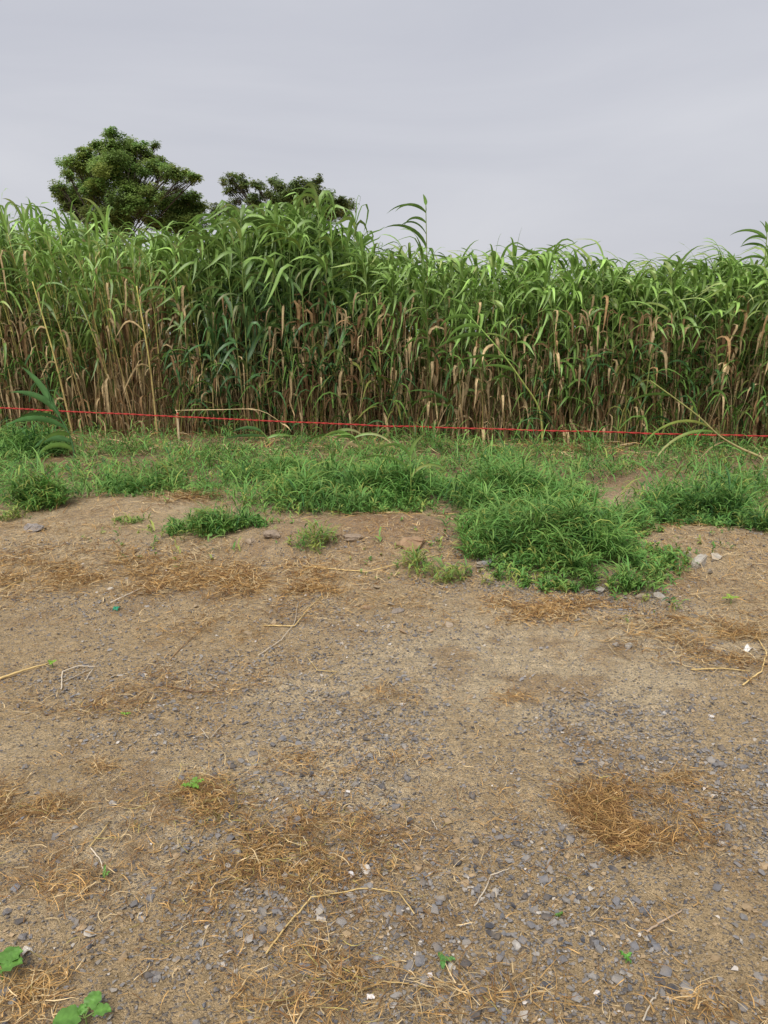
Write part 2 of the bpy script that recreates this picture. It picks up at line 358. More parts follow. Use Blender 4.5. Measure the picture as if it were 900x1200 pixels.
PLAB = {'L': ('slender yellow-stalked sorghum plant in the field edge', 'slender yellow-stalked sorghum plants'),
        'G': ('broad-leaved dark green sorghum plant in the field edge', 'broad-leaved dark green sorghum plants'),
        'R': ('narrow-leaved light green sorghum plant in the field edge', 'narrow-leaved light green sorghum plants')}
TIER = (', green almost to the ground', ', lower leaves withered tan', ', withered tan past half the height')
def place(kind, j, x, y, H, rz, tilt=(0, 0), label=None, group=None, name='sorghum_plant', xy=1.0):
    sm, lm = protos[kind][j]
    e = link(name, None, None, (x, y, float(hgt(x, y)) - 0.01)); e.empty_display_size = 0.2
    e.rotation_euler = (tilt[0], tilt[1], rz); e.scale = (xy, xy, H / PH)
    tag(e, label or PLAB[kind][0] + TIER[j // 3], 'sorghum', group or (None if label else PLAB[kind][1] + TIER[j // 3]))
    link('stalk', sm, e)
    for m in lm: link('leaf', m, e)
    return e
NF = 290
xs = np.linspace(-6.35, 5.9, NF) + U(-0.05, 0.05, NF); dp = U(0, 0.95, NF) ** 0.9
for x, d in zip(xs, dp):
    k = kind_at(x); y = EDGE(x) + d + 0.22 * (vnoise(np.array([x * 1.3]), np.array([0.]), 77)[0] - 0.5)
    H = (HT(x) - 0.30 - (0.03 if k == 'G' else 0)) * U(0.80, 1.02) - 0.15 * (d < 0.2)
    j = int(np.clip(round(8 * (0.5 + 1.5 * (float(fbm(np.array([x]), np.array([0.3]), 1.1, 3, 55)[0]) - 0.5)) + rng.normal(0, 1.6)), 0, 8))
    place(k, j, x, y, H, U(-0.6, 0.6), (R(rng.normal(0, 3.5)), R(rng.normal(-2.5, 4.5) - (3 if k == 'L' else 0))), xy=U(0.9, 1.12))
# single plants that stand out
def special(px, ytop, kind, j, label, tilt=(0, 0), dd=0.25, xy=1.0):
    d = ray(px, ytop); tt = (10.65 + dd) / (d[1] + 0.15 * d[0]); x = d[0] * tt; H = CAMZ + d[2] * tt
    place(kind, j, x, EDGE(x) + dd, H - (0.42 if kind == 'G' else 0.38), U(-0.3, 0.3), tilt, label, None, xy=xy)
special(290, 222, 'G', 0, 'tall broad-leaved sorghum plant arching over in front of the small dark tree', (0, R(-2)), 0.12, 1.0)
special(376, 206, 'G', 3, 'tallest upright sorghum plant with a pointed top beside the small dark tree', (0, 0), 0.2, 1.0)
special(268, 236, 'G', 5, 'drooping broad-leaved sorghum plant next to the tall arching one', (0, R(-4)), 0.3, 1.0)

# rows behind the edge and past the frame: one mass
lo = {k: [] for k in 'LGR'}
for k in 'LGR':
    for j in range(8):
        bg = Bag(); st, lv = proto(k, PH, True, j / 7); bg.add(st)
        for g, _ in lv: bg.add(g)
        lo[k].append(bg.arr())
def field_mass(name, pts, label):
    bg = Bag()
    for x, y, H in pts:
        V, Fc, c = lo[kind_at(x)][int(rng.integers(8))]
        a = U(-0.7, 0.7); ca, sa = math.cos(a), math.sin(a); s = U(0.9, 1.1)
        W = np.empty_like(V); W[:, 0] = (V[:, 0] * ca - V[:, 1] * sa) * s; W[:, 1] = (V[:, 0] * sa + V[:, 1] * ca) * s; W[:, 2] = V[:, 2] * H / PH
        sh = U(-0.09, 0.02); W[:, 0] += sh * W[:, 2]; W[:, 1] += U(-0.05, 0.05) * W[:, 2]
        W += (x, y, float(hgt(x, y)) - 0.01)
        bg.add((W, Fc, c * U(0.8, 1.2)))
    return tag(link(name, bg.mesh(name, M_leaf)), label, 'crop', None, 'stuff')
pts = []
for _ in range(1900):
    x = U(-10.5, 10.0); d = 0.7 + 9.5 * U(0, 1) ** 1.5
    pts.append((x, EDGE(x) + d, (HT(x) - 0.30) * U(0.84, 1.0)))
for _ in range(150):
    x = U(-10.5, -6.3) if U(0, 1) < 0.5 else U(5.9, 10); pts.append((x, EDGE(x) + U(0, 0.9), (HT(x) - 0.30) * U(0.85, 1.0)))
field_mass('sorghum_field', pts, 'dense mass of sorghum filling the field behind its front row')

# dry tillers and hanging leaves at the foot of the field
n = 6500; x = U(-8.5, 8.0, n); d = U(-0.05, 1.5, n); y = EDGE(x) + d
bs = np.stack([x, y, hgt(x, y)], -1)
cc = np.array([T_tan, T_brn, T_org, S_yel, S_grn])[rng.choice(5, n, p=[0.27, 0.20, 0.13, 0.20, 0.20])] * U(0.55, 1.15, (n, 1))
hh = np.clip(rng.lognormal(math.log(.75), .5, n), .2, 2.1) * (0.55 + 0.9 * fbm(x, y, 1.3, 3, 88))
ub = Bag()
ub.add(ribbons(bs, U(0, 6.28, n), R(1) * U(0, 14, n), R(1) * U(5, 75, n), hh, U(0.006, 0.016, n), cc, cc * 0.8, n=6, cols=2, p=1.8, twist=U(-2, 2, n), wob=0.07, prof='blade'))
def scat(m, th, sd, lo_, hi_):
    x = U(-8.3, 7.8, m * 4); k = fbm(x, 0 * x, .9, 3, sd) > th; x = x[k][:m]; d = U(lo_, hi_, len(x)); return x, EDGE(x) + d
x, y = scat(1300, .45, 811, -.12, .7); m = len(x); cg = np.array([G_mid, G_dark, G_yel * .8])[rng.choice(3, m, p=[.5, .35, .15])] * U(.7, 1.2, (m, 1)); z0 = U(0, 1.1, m)
ub.add(ribbons(np.stack([x, y, hgt(x, y) + z0], -1), U(0, 6.28, m), np.radians(U(8, 45, m)), np.radians(U(110, 172, m)), U(.4, .85, m), U(.02, .042, m), cg, cg, n=7, cols=3, fold=.3, rib=1.25, wind=U(0, .4, m), twist=U(-1, 1, m), roll=U(-.8, .8, m), bend=(.45, .35)))
x, y = scat(1000, .47, 823, -.06, .6); m = len(x); cg = np.array([T_tan, T_org, T_brn, T_tan * 1.15])[rng.choice(4, m)] * U(.7, 1.15, (m, 1)); z0 = np.minimum(U(.6, 2.0, m), HT(x) * .66)
ub.add(ribbons(np.stack([x, y, z0], -1), U(0, 6.28, m), np.radians(U(20, 110, m)), np.radians(U(160, 186, m)), U(.25, .6, m), U(.018, .045, m), cg, cg * .85, n=7, cols=3, fold=.6, rib=1.1, wob=.18, twist=U(-3, 3, m), roll=U(-1.2, 1.2, m), bend=(.2, .2)))
V, Fc, c = ub.arr()
tag(link('dry_undergrowth', mesh_np('dry_undergrowth', V, Fc, c, True, M_dry)), 'tangle of dry and green tillers at the foot of the sorghum', 'undergrowth', None, 'stuff')

# ------------------------------------------------------------------ bent and young plants at the field edge
def bent_plant(name, pts, rad, scol, leaves, label, cat='sorghum'):
    base = np.array(pts[0]); base[2] = float(hgt(base[0], base[1]))
    e = link(name, None, None, base); tag(e, label, cat)
    p = spline(pts, 20) - base; p[0, 2] = -0.02
    tz = np.linspace(0, 1, 20)
    link('stalk', mesh_np('stalk', *tube(p, rad * (1 - 0.55 * tz), np.array(scol[0])[None] * (1 - tz)[:, None] + np.array(scol[1])[None] * tz[:, None], 6), True, M_stalk), e)
    for (f, az, a0, a1, L_, W_, c0, c1, tw) in leaves:
        i = f * 19; b0 = p[min(int(i), 19)]
        dry = c0[0] > c0[1]
        if dry: az += U(-50, 50); L_ *= U(.5, 1.0); a0 += U(-15, 40)
        g = ribbons([b0], R(az), R(a0), R(a1), L_, W_, c0, c1, n=10, cols=3, bend=(U(.15, .5), U(.15, .3)) if dry else None, wob=.1 if dry else 0., twist=tw, fold=0.25, wind=0.0, curl=U(-0.3, 0.3), p=1.0, rib=1.3, roll=U(.8, 1.3))
        V = g[0]; zz = hgt(V[:, 0] + base[0], V[:, 1] + base[1]) - base[2] + 0.012
        V[:, 2] = np.maximum(V[:, 2], zz)
        link('leaf', mesh_np('leaf', V, g[1], g[2], True, M_dry if dry else M_leaf), e)
    return e
yel = G_yel * 1.2; grn = G_mid; tan = T_tan * 1.25
# dark green young plant leaning over the rope
q = P(88, 538)
bent_plant('young_sorghum', [q, q + (-0.03, 0, 0.25), q + (-0.12, -0.03, 0.5), q + (-0.22, -0.05, 0.68)], 0.013, (G_dark, G_dark * 1.2),
    [(0.3, 175, 60, 140, .55, 0.075, G_dark, G_dark * 1.3, .5), (0.5, 185, 55, 120, .75, 0.090, G_dark * 1.3, G_dark * 1.6, .4), (0.6, 170, 60, 130, .75, 0.083, G_dark * 1.2, G_mid, -.3),
     (0.7, 190, 25, 95, .6, 0.090, G_dark, G_dark * 1.3, .4), (0.8, 160, 20, 60, .5, 0.090, G_dark, G_dark * 1.2, .3), (0.95, 200, 15, 50, .5, 0.083, G_dark * 1.2, G_dark * 1.2, .2),
     (0.95, 130, 10, 40, .55, 0.075, G_dark, G_dark * 1.2, .2), (0.2, 200, 45, 160, .5, 0.068, G_mid, G_mid, .3), (0.4, 240, 60, 150, .5, 0.068, G_mid, G_mid, .3)],
    'dark blue-green young sorghum plant leaning over the red rope')
# fallen stalk arching over the rope
q = P(893, 548)
k2 = atdist(893, 537, q[1]); 
a1 = atdist(867, 525, q[1] - 0.05); a2 = atdist(842, 510, q[1] - 0.1); a3 = atdist(815, 485, q[1] - 0.1); a4 = atdist(762, 446, q[1])
bent_plant('fallen_sorghum', [q, k2, a1, a2, a3, a4], 0.016, (T_tan * 1.3, G_yel),
    [(0.72, 185, 60, 160, .95, .034, yel, grn * 1.2, .8), (0.64, 188, 75, 165, .85, .038, G_mid * 1.6, T_tan * 1.2, 1.0), (0.55, 195, 100, 140, .75, .02, tan, tan, .5),
     (0.35, 200, 130, 165, .5, .03, tan, tan, .5), (0.8, 120, 20, 60, .3, .05, G_mid * 1.4, G_mid * 1.4, .2), (0.1, 200, 110, 170, .35, .02, tan, tan, .4), (0.05, 60, 15, 40, .32, .014, tan, tan, .4), (0.9, 175, 70, 130, .5, .04, G_mid, G_mid, .4)],
    'fallen sorghum stalk sprawled over the red rope with long limp leaves')
# leaning green stalk half-way up the front of the field
q = P(645, 528); q[1] = EDGE(q[0]) - 0.05
ms = [q, atdist(632, 480, q[1]), atdist(612, 447, q[1] - .1), atdist(585, 410, q[1] - .15), atdist(548, 368, q[1] - .15)]
bent_plant('leaning_sorghum', ms, 0.016, (S_yel, G_mid * 1.5),
    [(0.97, 180, 60, 150, .5, .06, G_mid * 1.4, G_mid * 1.3, .3), (0.92, 200, 70, 160, .55, .055, G_mid * 1.3, G_mid, .3), (0.85, 175, 80, 130, .7, .06, G_mid * 1.2, G_mid, .6), (0.8, 165, 80, 170, .5, .04, tan, tan, .9),
     (0.7, 185, 75, 115, .7, .055, G_mid, G_mid * .9, .3), (0.98, 150, 20, 90, .5, .055, G_mid * 1.4, G_mid * 1.4, .3), (0.6, 195, 60, 100, .45, .05, G_mid, G_mid, .3)],
    'leaning green sorghum stalk bowed across the withered leaves of the field edge')
# drooping bright leaves by the rope
q = P(425, 548)
bent_plant('drooping_sorghum', [q, q + (-0.03, 0, .2), q + (-0.12, -.05, .36), q + (-0.35, -.12, .36)], 0.013, (S_grn, G_mid * 1.4),
    [(0.5, 150, 50, 150, .4, .035, G_mid, G_mid, .3), (0.7, 200, 60, 150, .45, .035, G_mid, yel, .4), (0.9, 190, 80, 140, .45, .035, G_mid, G_mid, .3), (0.95, 20, 50, 150, .45, .035, G_mid, T_tan, .3), (0.6, 0, 60, 150, .5, .03, G_mid, T_tan, .3), (0.4, 230, 60, 150, .5, .04, tan, tan, .3)],
    'collapsed sorghum plant with pale drooping leaves under the red rope')
# young shoot standing in the grass
q = P(482, 592)
bent_plant('sorghum_seedling', [q, q + (-.005, 0, .2), q + (-.01, 0, .42)], 0.007, (G_yel, G_mid * 1.3),
    [(0.9, 185, 10, 165, .42, .028, G_mid * 1.2, G_mid, .2), (1.0, 0, 5, 60, .22, .035, G_mid * 1.3, G_yel, .2), (0.7, 190, 40, 120, .55, .022, G_mid * 1.4, G_mid, .3), (0.6, 10, 25, 150, .4, .026, G_yel, G_mid, .4), (0.95, 100, 10, 80, .3, .03, G_mid * 1.2, G_mid, .2)],
    'lone upright sorghum seedling standing in the green grass')
# broad leaves near ground, left
q = P(315, 522)
bent_plant('low_sorghum_shoot', [q, q + (-.02, 0, .1), q + (-.1, 0, .2)], 0.009, (G_mid, G_mid),
    [(0.9, 175, 60, 120, .4, .05, G_dark * 1.3, G_dark * 1.4, .2), (0.6, 190, 80, 105, .6, .05, G_dark * 1.3, G_dark * 1.3, .2), (1.0, 120, 20, 60, .3, .06, G_mid * 1.4, G_mid * 1.3, .2), (0.5, 10, 60, 120, .35, .04, G_mid, G_mid, .2)],
    'low broad-leaved sorghum shoot lying near the pale fallen straw')
q = P(535, 515)
bent_plant('edge_sorghum_shoot', [q, q + (-.03, -.02, .3), q + (-.1, -.04, .55)], 0.010, (S_grn, G_mid),
    [(0.9, 190, 50, 150, .7, .045, G_mid, G_mid * 1.2, .3), (0.7, 185, 45, 160, .6, .045, G_mid, G_mid, .3), (1.0, 10, 30, 170, .7, .045, G_mid * 1.2, G_mid, .3), (0.8, 200, 40, 110, .8, .04, G_dark, G_mid, .3), (0.4, 170, 70, 150, .5, .03, tan, tan, .3), (0.5, 0, 60, 160, .5, .03, tan, tan, .3)],
    'waist-high sorghum shoot with splayed leaves just behind the red rope')
# two yellow stalks leaning out of the field on its slender side
for (pb, pt_, lb) in (((78, 455), (38, 330), 'bright yellow bare stalk leaning out above the dark young plant'), ((186, 500), (160, 335), 'bright yellow bare stalk leaning beside the pale stake')):
    b0 = P(pb[0], 512); b0[1] = EDGE(b0[0]) - 0.02; b0[2] = float(hgt(b0[0], b0[1]))
    tp = atdist(pt_[0], pt_[1], b0[1] - 0.1); md = 0.5 * (b0 + tp) + (0.03, 0, 0)
    bent_plant('yellow_stalk', [b0, md, tp], 0.017, (S_tan * 1.2, S_yel * 1.35),
        [(0.5, 185, 40, 150, .7, .03, tan, tan, .6), (0.7, 190, 45, 140, .8, .03, tan, tan, .6), (0.97, 180, 20, 130, .7, .045, G_mid * 1.2, G_mid, .5), (0.9, 10, 30, 150, .6, .04, G_mid, G_mid, .4), (0.3, 170, 50, 165, .6, .03, tan, tan, .6), (0.99, 120, 10, 70, .6, .04, G_mid * 1.4, G_mid, .3)],
        lb)

for px, py, lab in ((499, 240, 'lone tall sorghum plant rising above the canopy with leaves blown sideways'), (899, 272, 'tall sorghum plant above the lower canopy with long leaves blown over')):
    d = ray(px, py); tt = (10.65 + .25) / (d[1] + .15 * d[0]); tp = d * tt + (0, 0, CAMZ); b0 = np.array([tp[0] + .05, tp[1], float(hgt(tp[0], tp[1]))])
    lv = [(f + U(-.02, .02), U(140, 225), U(15, 60), U(105, 172), U(.3, .72), U(.035, .06), G_mid * U(.7, 1.1), G_mid * U(.6, 1), U(-.8, .8)) for f in (.83, .86, .92, .95, .98)]
    lv += [(1.0, 190, 4, 30, .14, .05, G_mid, G_mid, .2), (.99, 100, 8, 60, .3, .05, G_mid, G_mid, .2)] + [(f, U(0, 360), U(20, 50), U(130, 172), U(.5, .75), .05, G_mid, G_mid, .4) for f in (.45, .52, .6, .66, .72, .77)]
    lv += [(f, U(0, 360), U(40, 80), 172, .5, .03, T_tan, T_tan, .6) for f in (.1, .18, .25, .33, .4)]
    bent_plant('sorghum_plant', [b0, .5 * (b0 + tp) + (.02, 0, 0), tp], .012, (S_tan, S_grn), lv, lab)

# ------------------------------------------------------------------ rope, stake
def smoothline(pts, k): return spline(pts, k)
RY = lambda x: 10.15 - 0.13 * x
rp = []
for px, py in ((-160, 476), (0, 478), (90, 483), (205, 488), (300, 493), (420, 498), (540, 502), (700, 506), (900, 511), (1080, 513)):
    d = ray(px, py); tt = 10.15 / (d[1] + 0.13 * d[0]); rp.append(np.array([d[0] * tt, d[1] * tt, CAMZ + d[2] * tt]))
path = smoothline(rp, 420)
path[:, 2] += 0.02 * (fbm(path[:, 0], path[:, 0] * 0, 2.0, 3, 8) - 0.5)
bg = Bag(); ph = np.arange(420) * 0.9
for k in (0, np.pi):
    off = np.stack([0 * ph, 0.006 * np.cos(ph + k), 0.006 * np.sin(ph + k)], -1)
    bg.add(tube(path + off, 0.0062, (0.38, 0.034, 0.028), 5))
rope = tag(link('rope', bg.mesh('rope', M_rope)), 'thin red rope strung low in front of the sorghum field', 'rope')
def stake(p, h, r, label, lean=(0, 0)):
    e = link('stake', None, None, (p[0], p[1], float(hgt(p[0], p[1])))); tag(e, label, 'stake')
    pth = np.array([(0, 0, -0.08), (lean[0] * .3, lean[1] * .3, h * .3), (lean[0] * .7, lean[1] * .7, h * .7), (lean[0], lean[1], h)])
    link('shaft', mesh_np('shaft', *tube(pth, [r, r * .95, r * .9, r * .7], np.array([0.5, 0.40, 0.26]), 6), False, M_stalk), e)
    a = np.linspace(0, 2 * np.pi * 2.2, 30)
    hk = h - 0.03
    tie = np.stack([lean[0] * .95 + (r + .004) * np.cos(a), lean[1] * .95 + (r + .004) * np.sin(a), hk - .012 + 0.0012 * np.arange(30)], -1)
    link('rope_tie', mesh_np('rope_tie', *tube(tie, 0.005, (0.45, 0.03, 0.025), 4), True, M_rope), e)
i = int(np.argmin(np.abs(path[:, 0] - atdist(207, 488, 10.5)[0])))
stake((path[i, 0], path[i, 1] + 0.018), path[i, 2] - float(hgt(path[i, 0], path[i, 1])) + 0.06, 0.010, 'thin pale stake holding the red rope beside a fallen straw')
for i in (1, 418):
    stake((path[i, 0], path[i, 1] + 0.02), path[i, 2] - float(hgt(path[i, 0], path[i, 1])) + 0.05, 0.016, ('stout wooden stake tying the end of the rope on the yellow-stalked side' if i == 1 else 'stout wooden stake tying the end of the rope past the fallen stalk'))
# pale straw propped by the stake
a = atdist(208, 481, RY(-2.7) + 0.16); b_ = atdist(305, 481, RY(-1.7) + 0.25)
bent_plant('fallen_straw', [np.array([a[0] - .02, a[1], float(hgt(a[0], a[1]))]), a + (-.01, 0, -.03), a + (.02, 0, 0), 0.5 * (a + b_) + (0, 0, .01), b_, b_ + (.35, .1, -.25)], 0.006, (T_tan * 1.5, T_tan * 1.5),
    [(0.75, 0, 95, 150, .3, .03, T_tan * 1.3, T_tan, .5), (0.95, 20, 100, 130, .3, .02, tan, tan, .5)], 'long pale dry straw snapped level just behind the red rope', 'straw')

# ------------------------------------------------------------------ trees
def tree(name, label, foot_px, Y, lobes, leafc, nleaf, ll, trunk_r, fork_z, seed_dy, base_px=None):
    k = Y / F * 1.0
    foot = atdist(foot_px, 400, Y); foot[2] = 0
    e = link(name, None, None, foot); tag(e, label, 'tree')
    cen = []
    for (px, py, r) in lobes:
        c = atdist(px, py, Y + U(-1, 1) * seed_dy) - foot; cen.append((c, r * k * 1.0))
    bg = Bag(); bark = np.array([0.085, 0.07, 0.055])
    fork = np.array([U(-.1, .1), 0, fork_z])
    bg.add(tube(spline([(0, 0, -0.2), (0.03, 0.02, fork_z * .5), fork], 8), np.linspace(trunk_r * 1.3, trunk_r * .8, 8), bark, 10))
    ends = []
    for c, r in cen:
        mid = fork * 0.55 + c * 0.45 + np.array([U(-.25, .25), U(-.25, .25), U(-.1, .4)])
        st = fork * (1 if U(0, 1) < .6 else .85)
        pth = spline([st, mid, c], 10); bg.add(tube(pth, np.linspace(trunk_r * .15, .015, 10), bark, 5))
        for _ in range(15):
            u = rng.normal(size=3); u /= np.linalg.norm(u); en = c + u * r * U(.3, 1.1) * (1, 1.3, .9)
            s0 = pth[int(rng.integers(6, 10))]
            bg.add(tube(spline([s0, .5 * (s0 + en) + rng.normal(0, .06, 3), en], 6), np.linspace(.014, .005, 6), bark, 3)); ends.append((en, r))
    link('trunk', bg.mesh('trunk', M_bark), e)
    # leaf sprays: clumps round the twig ends
    B_, A_, T0, T1, L_, W_, c0 = [], [], [], [], [], [], []
    tot = sum(r * r for _, r in ends)
    for en, r in ends:
        m = max(12, int(nleaf * r * r / tot * U(.6, 1.4))); s = r * U(.36, .72)
        q = rng.normal(size=(m, 3)); q /= np.linalg.norm(q, axis=1, keepdims=True); q *= s * U(0.3, 1.05, (m, 1)) ** 0.7
        q[:, 2] *= 0.75
        B_.append(en + q); A_.append(U(0, 6.28, m)); T0.append(U(40, 100, m)); T1.append(U(110, 165, m)); L_.append(U(.7, 1.3, m) * ll); W_.append(U(.26, .4, m) * ll)
        c0.append(np.array(leafc)[None] * U(.75, 1.3) * U(.75, 1.25, (m, 1)) * np.array([U(.85, 1.25), 1, U(.8, 1.1)])[None])
    B_, A_, T0, T1, L_, W_, c0 = map(np.concatenate, (B_, A_, T0, T1, L_, W_, c0))
    V, Fc, c = ribbons(B_, A_, np.radians(T0), np.radians(T1), L_, W_, c0, c0 * 1.1, n=2, cols=2, prof='oval', twist=U(-1, 1, len(B_)))
    link('crown', mesh_np('crown', V, Fc, c, True, M_tree), e)
    return e
tree('tree', 'large round-crowned dark green tree rising behind the sorghum', 140, 30.0,
     [(118, 188, 17), (135, 168, 13), (152, 176, 15), (167, 176, 10), (182, 170, 5), (98, 178, 9), (88, 195, 13), (105, 205, 18), (130, 205, 20), (155, 200, 17), (172, 196, 12), (190, 196, 9), (198, 205, 10), (212, 207, 9), (226, 208, 7), (70, 224, 10), (85, 228, 14), (105, 235, 20), (130, 240, 20), (150, 232, 18), (165, 245, 16), (120, 255, 18), (140, 262, 18), (95, 252, 14), (178, 228, 10), (150, 215, 14), (80, 240, 9), (117, 172, 9), (142, 190, 13), (178, 185, 6), (205, 200, 5), (108, 222, 14), (165, 222, 12), (187, 206, 6), (232, 207, 4), (128, 158, 6), (72, 218, 5), (80, 205, 6)],
     (0.195, 0.290, 0.080), 64000, 0.15, 0.24, 4.0, 1.6)
tree('tree', 'low rounded bushy tree beside the large round-crowned tree', 205, 31.5,
     [(190, 240, 12), (205, 234, 14), (222, 234, 12), (232, 243, 10), (215, 248, 16), (195, 254, 16), (230, 258, 12), (210, 265, 16), (180, 256, 12)],
     (0.165, 0.250, 0.065), 22000, 0.15, 0.18, 3.2, 1.0)
tree('tree', 'small dark open-crowned tree half hidden behind the tallest sorghum', 335, 37.0,
     [(262, 213, 5), (273, 209, 7), (286, 213, 8), (300, 216, 7), (268, 222, 6), (322, 212, 7), (330, 221, 9), (345, 224, 11), (358, 219, 9), (371, 211, 6), (366, 224, 9), (382, 230, 11), (398, 237, 9), (410, 240, 6), (350, 238, 14), (375, 244, 14), (330, 238, 12), (300, 234, 10), (395, 250, 12), (345, 258, 14), (275, 244, 12), (258, 250, 10), (340, 230, 12), (362, 234, 12), (315, 226, 9), (390, 242, 10), (282, 222, 8)],
     (0.140, 0.195, 0.060), 28000, 0.17, 0.2, 4.4, 1.6)

# ------------------------------------------------------------------ green grass
g_a = np.array([0.105, 0.240, 0.050]); g_b = np.array([0.170, 0.300, 0.068]); g_y = np.array([0.28, 0.32, 0.075]); g_d = np.array([0.045, 0.125, 0.035])
def shoots(xy, hgt_, spread, cols_, lw=0.010, nl=5, broad=0.0, seg=4):
    """leafy grass shoots: stem leaves splaying from several heights"""
    M = len(xy); x, y = xy[:, 0], xy[:, 1]; z = hgt(x, y)
    bag = Bag()
    tilt = U(0, spread, M); ta = U(0, 6.28, M); hgt_ = hgt_ * np.where(U(0, 1, M) < .06, 1.5, 1.0)
    for j in range(nl):
        f = j / max(nl - 1, 1)
        up = hgt_ * (0.05 + 0.62 * f) * U(.7, 1.1, M)
        b0 = np.stack([x + np.sin(tilt) * np.cos(ta) * up, y + np.sin(tilt) * np.sin(ta) * up, z + np.cos(tilt) * up], -1)
        cb = cols_ * U(.75, 1.3, (M, 1)); az = ta + U(-2.2, 2.2, M)
        isb = U(0, 1, M) < broad
        L_ = np.where(isb, U(.03, .05, M), hgt_ * U(.45, .85, M)); W_ = np.where(isb, U(.02, .03, M), lw * U(.7, 1.35, M))
        bag.add(ribbons(b0, az, np.radians(U(15, 50, M)), np.radians(U(85, 150, M)), L_, W_, cb, cb * 1.15, n=seg, cols=2, wind=U(0, .2, M), twist=U(-.8, .8, M), prof='leaf', p=1.2))
    return bag
def ell(px, py, rx, ry, n, edge=0.35, s=0, f=2.2, th=0.40):
    c = P(px, py); k = int(n * 2.6); a = U(0, 6.28, k)
    r = np.where(U(0, 1, k) < .7, np.sqrt(U(0, 1, k)) * .92, np.abs(rng.normal(0, .75, k)))
    x = c[0] + rx * r * np.cos(a); y = c[1] + ry * r * np.sin(a)
    v = fbm(x, y, f, 3, 300 + s) - edge * np.clip(r - .5, 0, 1) * 0.9
    keep = v > np.quantile(v, min(th * 1.1, .6))
    xy = np.stack([x, y], -1)[keep][:n]; rr = r[keep][:n]
    return xy, rr
def gcol(n, ws): return np.array([g_a, g_b, g_y, g_d])[rng.choice(4, n, p=ws)]
def clump(px, py, rx, ry, n, h, ws, label, lw=0.011, s=0, broad=.05, th=.3):
    xy, rr = ell(px, py, rx, ry, n, s=s, th=th)
    hh = h * np.clip(1.08 - .62 * rr ** 2, .3, 2) * U(.65, 1.2, len(xy)) * (0.35 + 1.25 * sstep(.25, .75, fbm(xy[:, 0], xy[:, 1], 4.2, 3, 900)))
    bag = shoots(xy, hh, .5, gcol(len(xy), ws), lw, 6, broad)
    c = P(px, py); V, Fc, col = bag.arr(); V = V - c
    return tag(link('grass_clump', mesh_np('grass_clump', V, Fc, col, True, M_grass), None, c), label, 'grass', 'clumps of green grass on the verge')
clump(668, 640, 0.80, 0.80, 2300, .205, [.46, .42, .10, .02], 'largest thick dark green grass clump spilling onto the gravelly soil', .0095, 1, th=.1)
clump(440, 584, 1.05, 0.80, 1700, .24, [.50, .40, .08, .02], 'wide dense green grass clump behind the reddish soil mound', .011, 2, th=.15)
clump(595, 592, 0.8, 0.8, 1050, .22, [.48, .40, .10, .02], 'green grass clump joining the two thickest clumps', .011, 3)
clump(855, 610, 0.75, 0.6, 1000, .20, [.5, .3, .08, .12], 'green grass clump above the pale upright rock', .010, 4)
clump(258, 622, 0.42, 0.22, 330, .14, [.5, .35, .1, .05], 'short green grass patch beside the reddish soil mound', .009, 5)
clump(46, 592, 0.28, 0.24, 170, .21, [.35, .5, .12, .03], 'bright green spiky grass tuft on bare soil near the embedded grey stone', .012, 6)
clump(172, 572, 0.45, 0.35, 380, .17, [.55, .35, .07, .03], 'green grass clump behind the pale bare soil patch', .010, 7)
clump(20, 532, 0.65, 0.5, 700, .30, [.4, .3, .02, .28], 'dark green grass clump under the dark young sorghum plant', .012, 8)
clump(310, 560, 0.5, 0.4, 420, .17, [.5, .35, .12, .03], 'lighter green grass clump running into the wide dense clump', .009, 9)
for px, py, r, n, h, lab in ((368, 640, .13, 40, .15, 'small yellow-green grass tuft on the reddish soil mound'), (488, 668, .10, 26, .14, 'small yellow-green grass tuft at the foot of the reddish soil mound'), (540, 680, .16, 40, .15, 'yellow-green grass tuft at the edge of the largest clump'),
                              (150, 612, .10, 46, .10, 'sparse yellow-green grass tuft on pale bare soil'), (8, 610, .1, 30, .12, 'yellow-green grass tuft beside the spiky green tuft'), (655, 690, .1, 26, .14, 'yellowish grass sprig below the largest clump'), (785, 652, .14, 50, .10, 'flat green grass tuft next to the pale upright rock')):
    clump(px, py, r * 1.5, r * 1.1, n, h * .8, [.1, .35, .55, 0], lab, .009, int(px), 0.0, .1)
# the low verge cover between the clumps
xs_, ys_ = [], []
def cover(n, x0, x1, y0, y1, th, s, f=1.6):
    x = U(x0, x1, n * 3); y = U(y0, y1, n * 3); k = fbm(x, y, f, 4, s) > th + U(-.08, .08, n * 3)
    b = (gauss(x, y, .02, 5.35, .75, .4) > .3) | (gauss(x, y, 2.1, 5.2, .55, .25) > .4) | (gauss(x, y, -2.0, 6.1, .9, .35) > .45) | (gauss(x, y, 2.6, 7.0, .55, .5) > .5)
    x = x[k & ~b][:n]; y = y[k & ~b][:n]; return np.stack([x, y], -1)
bag = Bag()
for n, x0, x1, y0, y1, th, hh, ws, s in ((7600, -6.4, 6.4, 6.7, 9.9, .40, .19, [.46, .36, .10, .08], 401), (2700, -4.6, 4.6, 5.9, 7.2, .42, .18, [.44, .38, .12, .06], 402), (2400, -8, 8, 9.3, 10.9, .42, .16, [.4, .2, .05, .35], 403), (500, 2.4, 5, 5.1, 6.4, .48, .14, [.4, .4, .12, .08], 404), (160, -2.8, 2.6, 4.5, 5.9, .56, .09, [.2, .4, .4, 0], 405)):
    xy = cover(n, x0, x1, y0, y1, th, s); h_ = hh * U(.4, 1.3, len(xy)) * (.35 + 1.5 * sstep(.35, .68, fbm(xy[:, 0], xy[:, 1], 1.9, 3, 950)))
    g = shoots(xy, h_, .6, gcol(len(xy), ws), .011, 4, .12, 3); bag.add(g.arr())
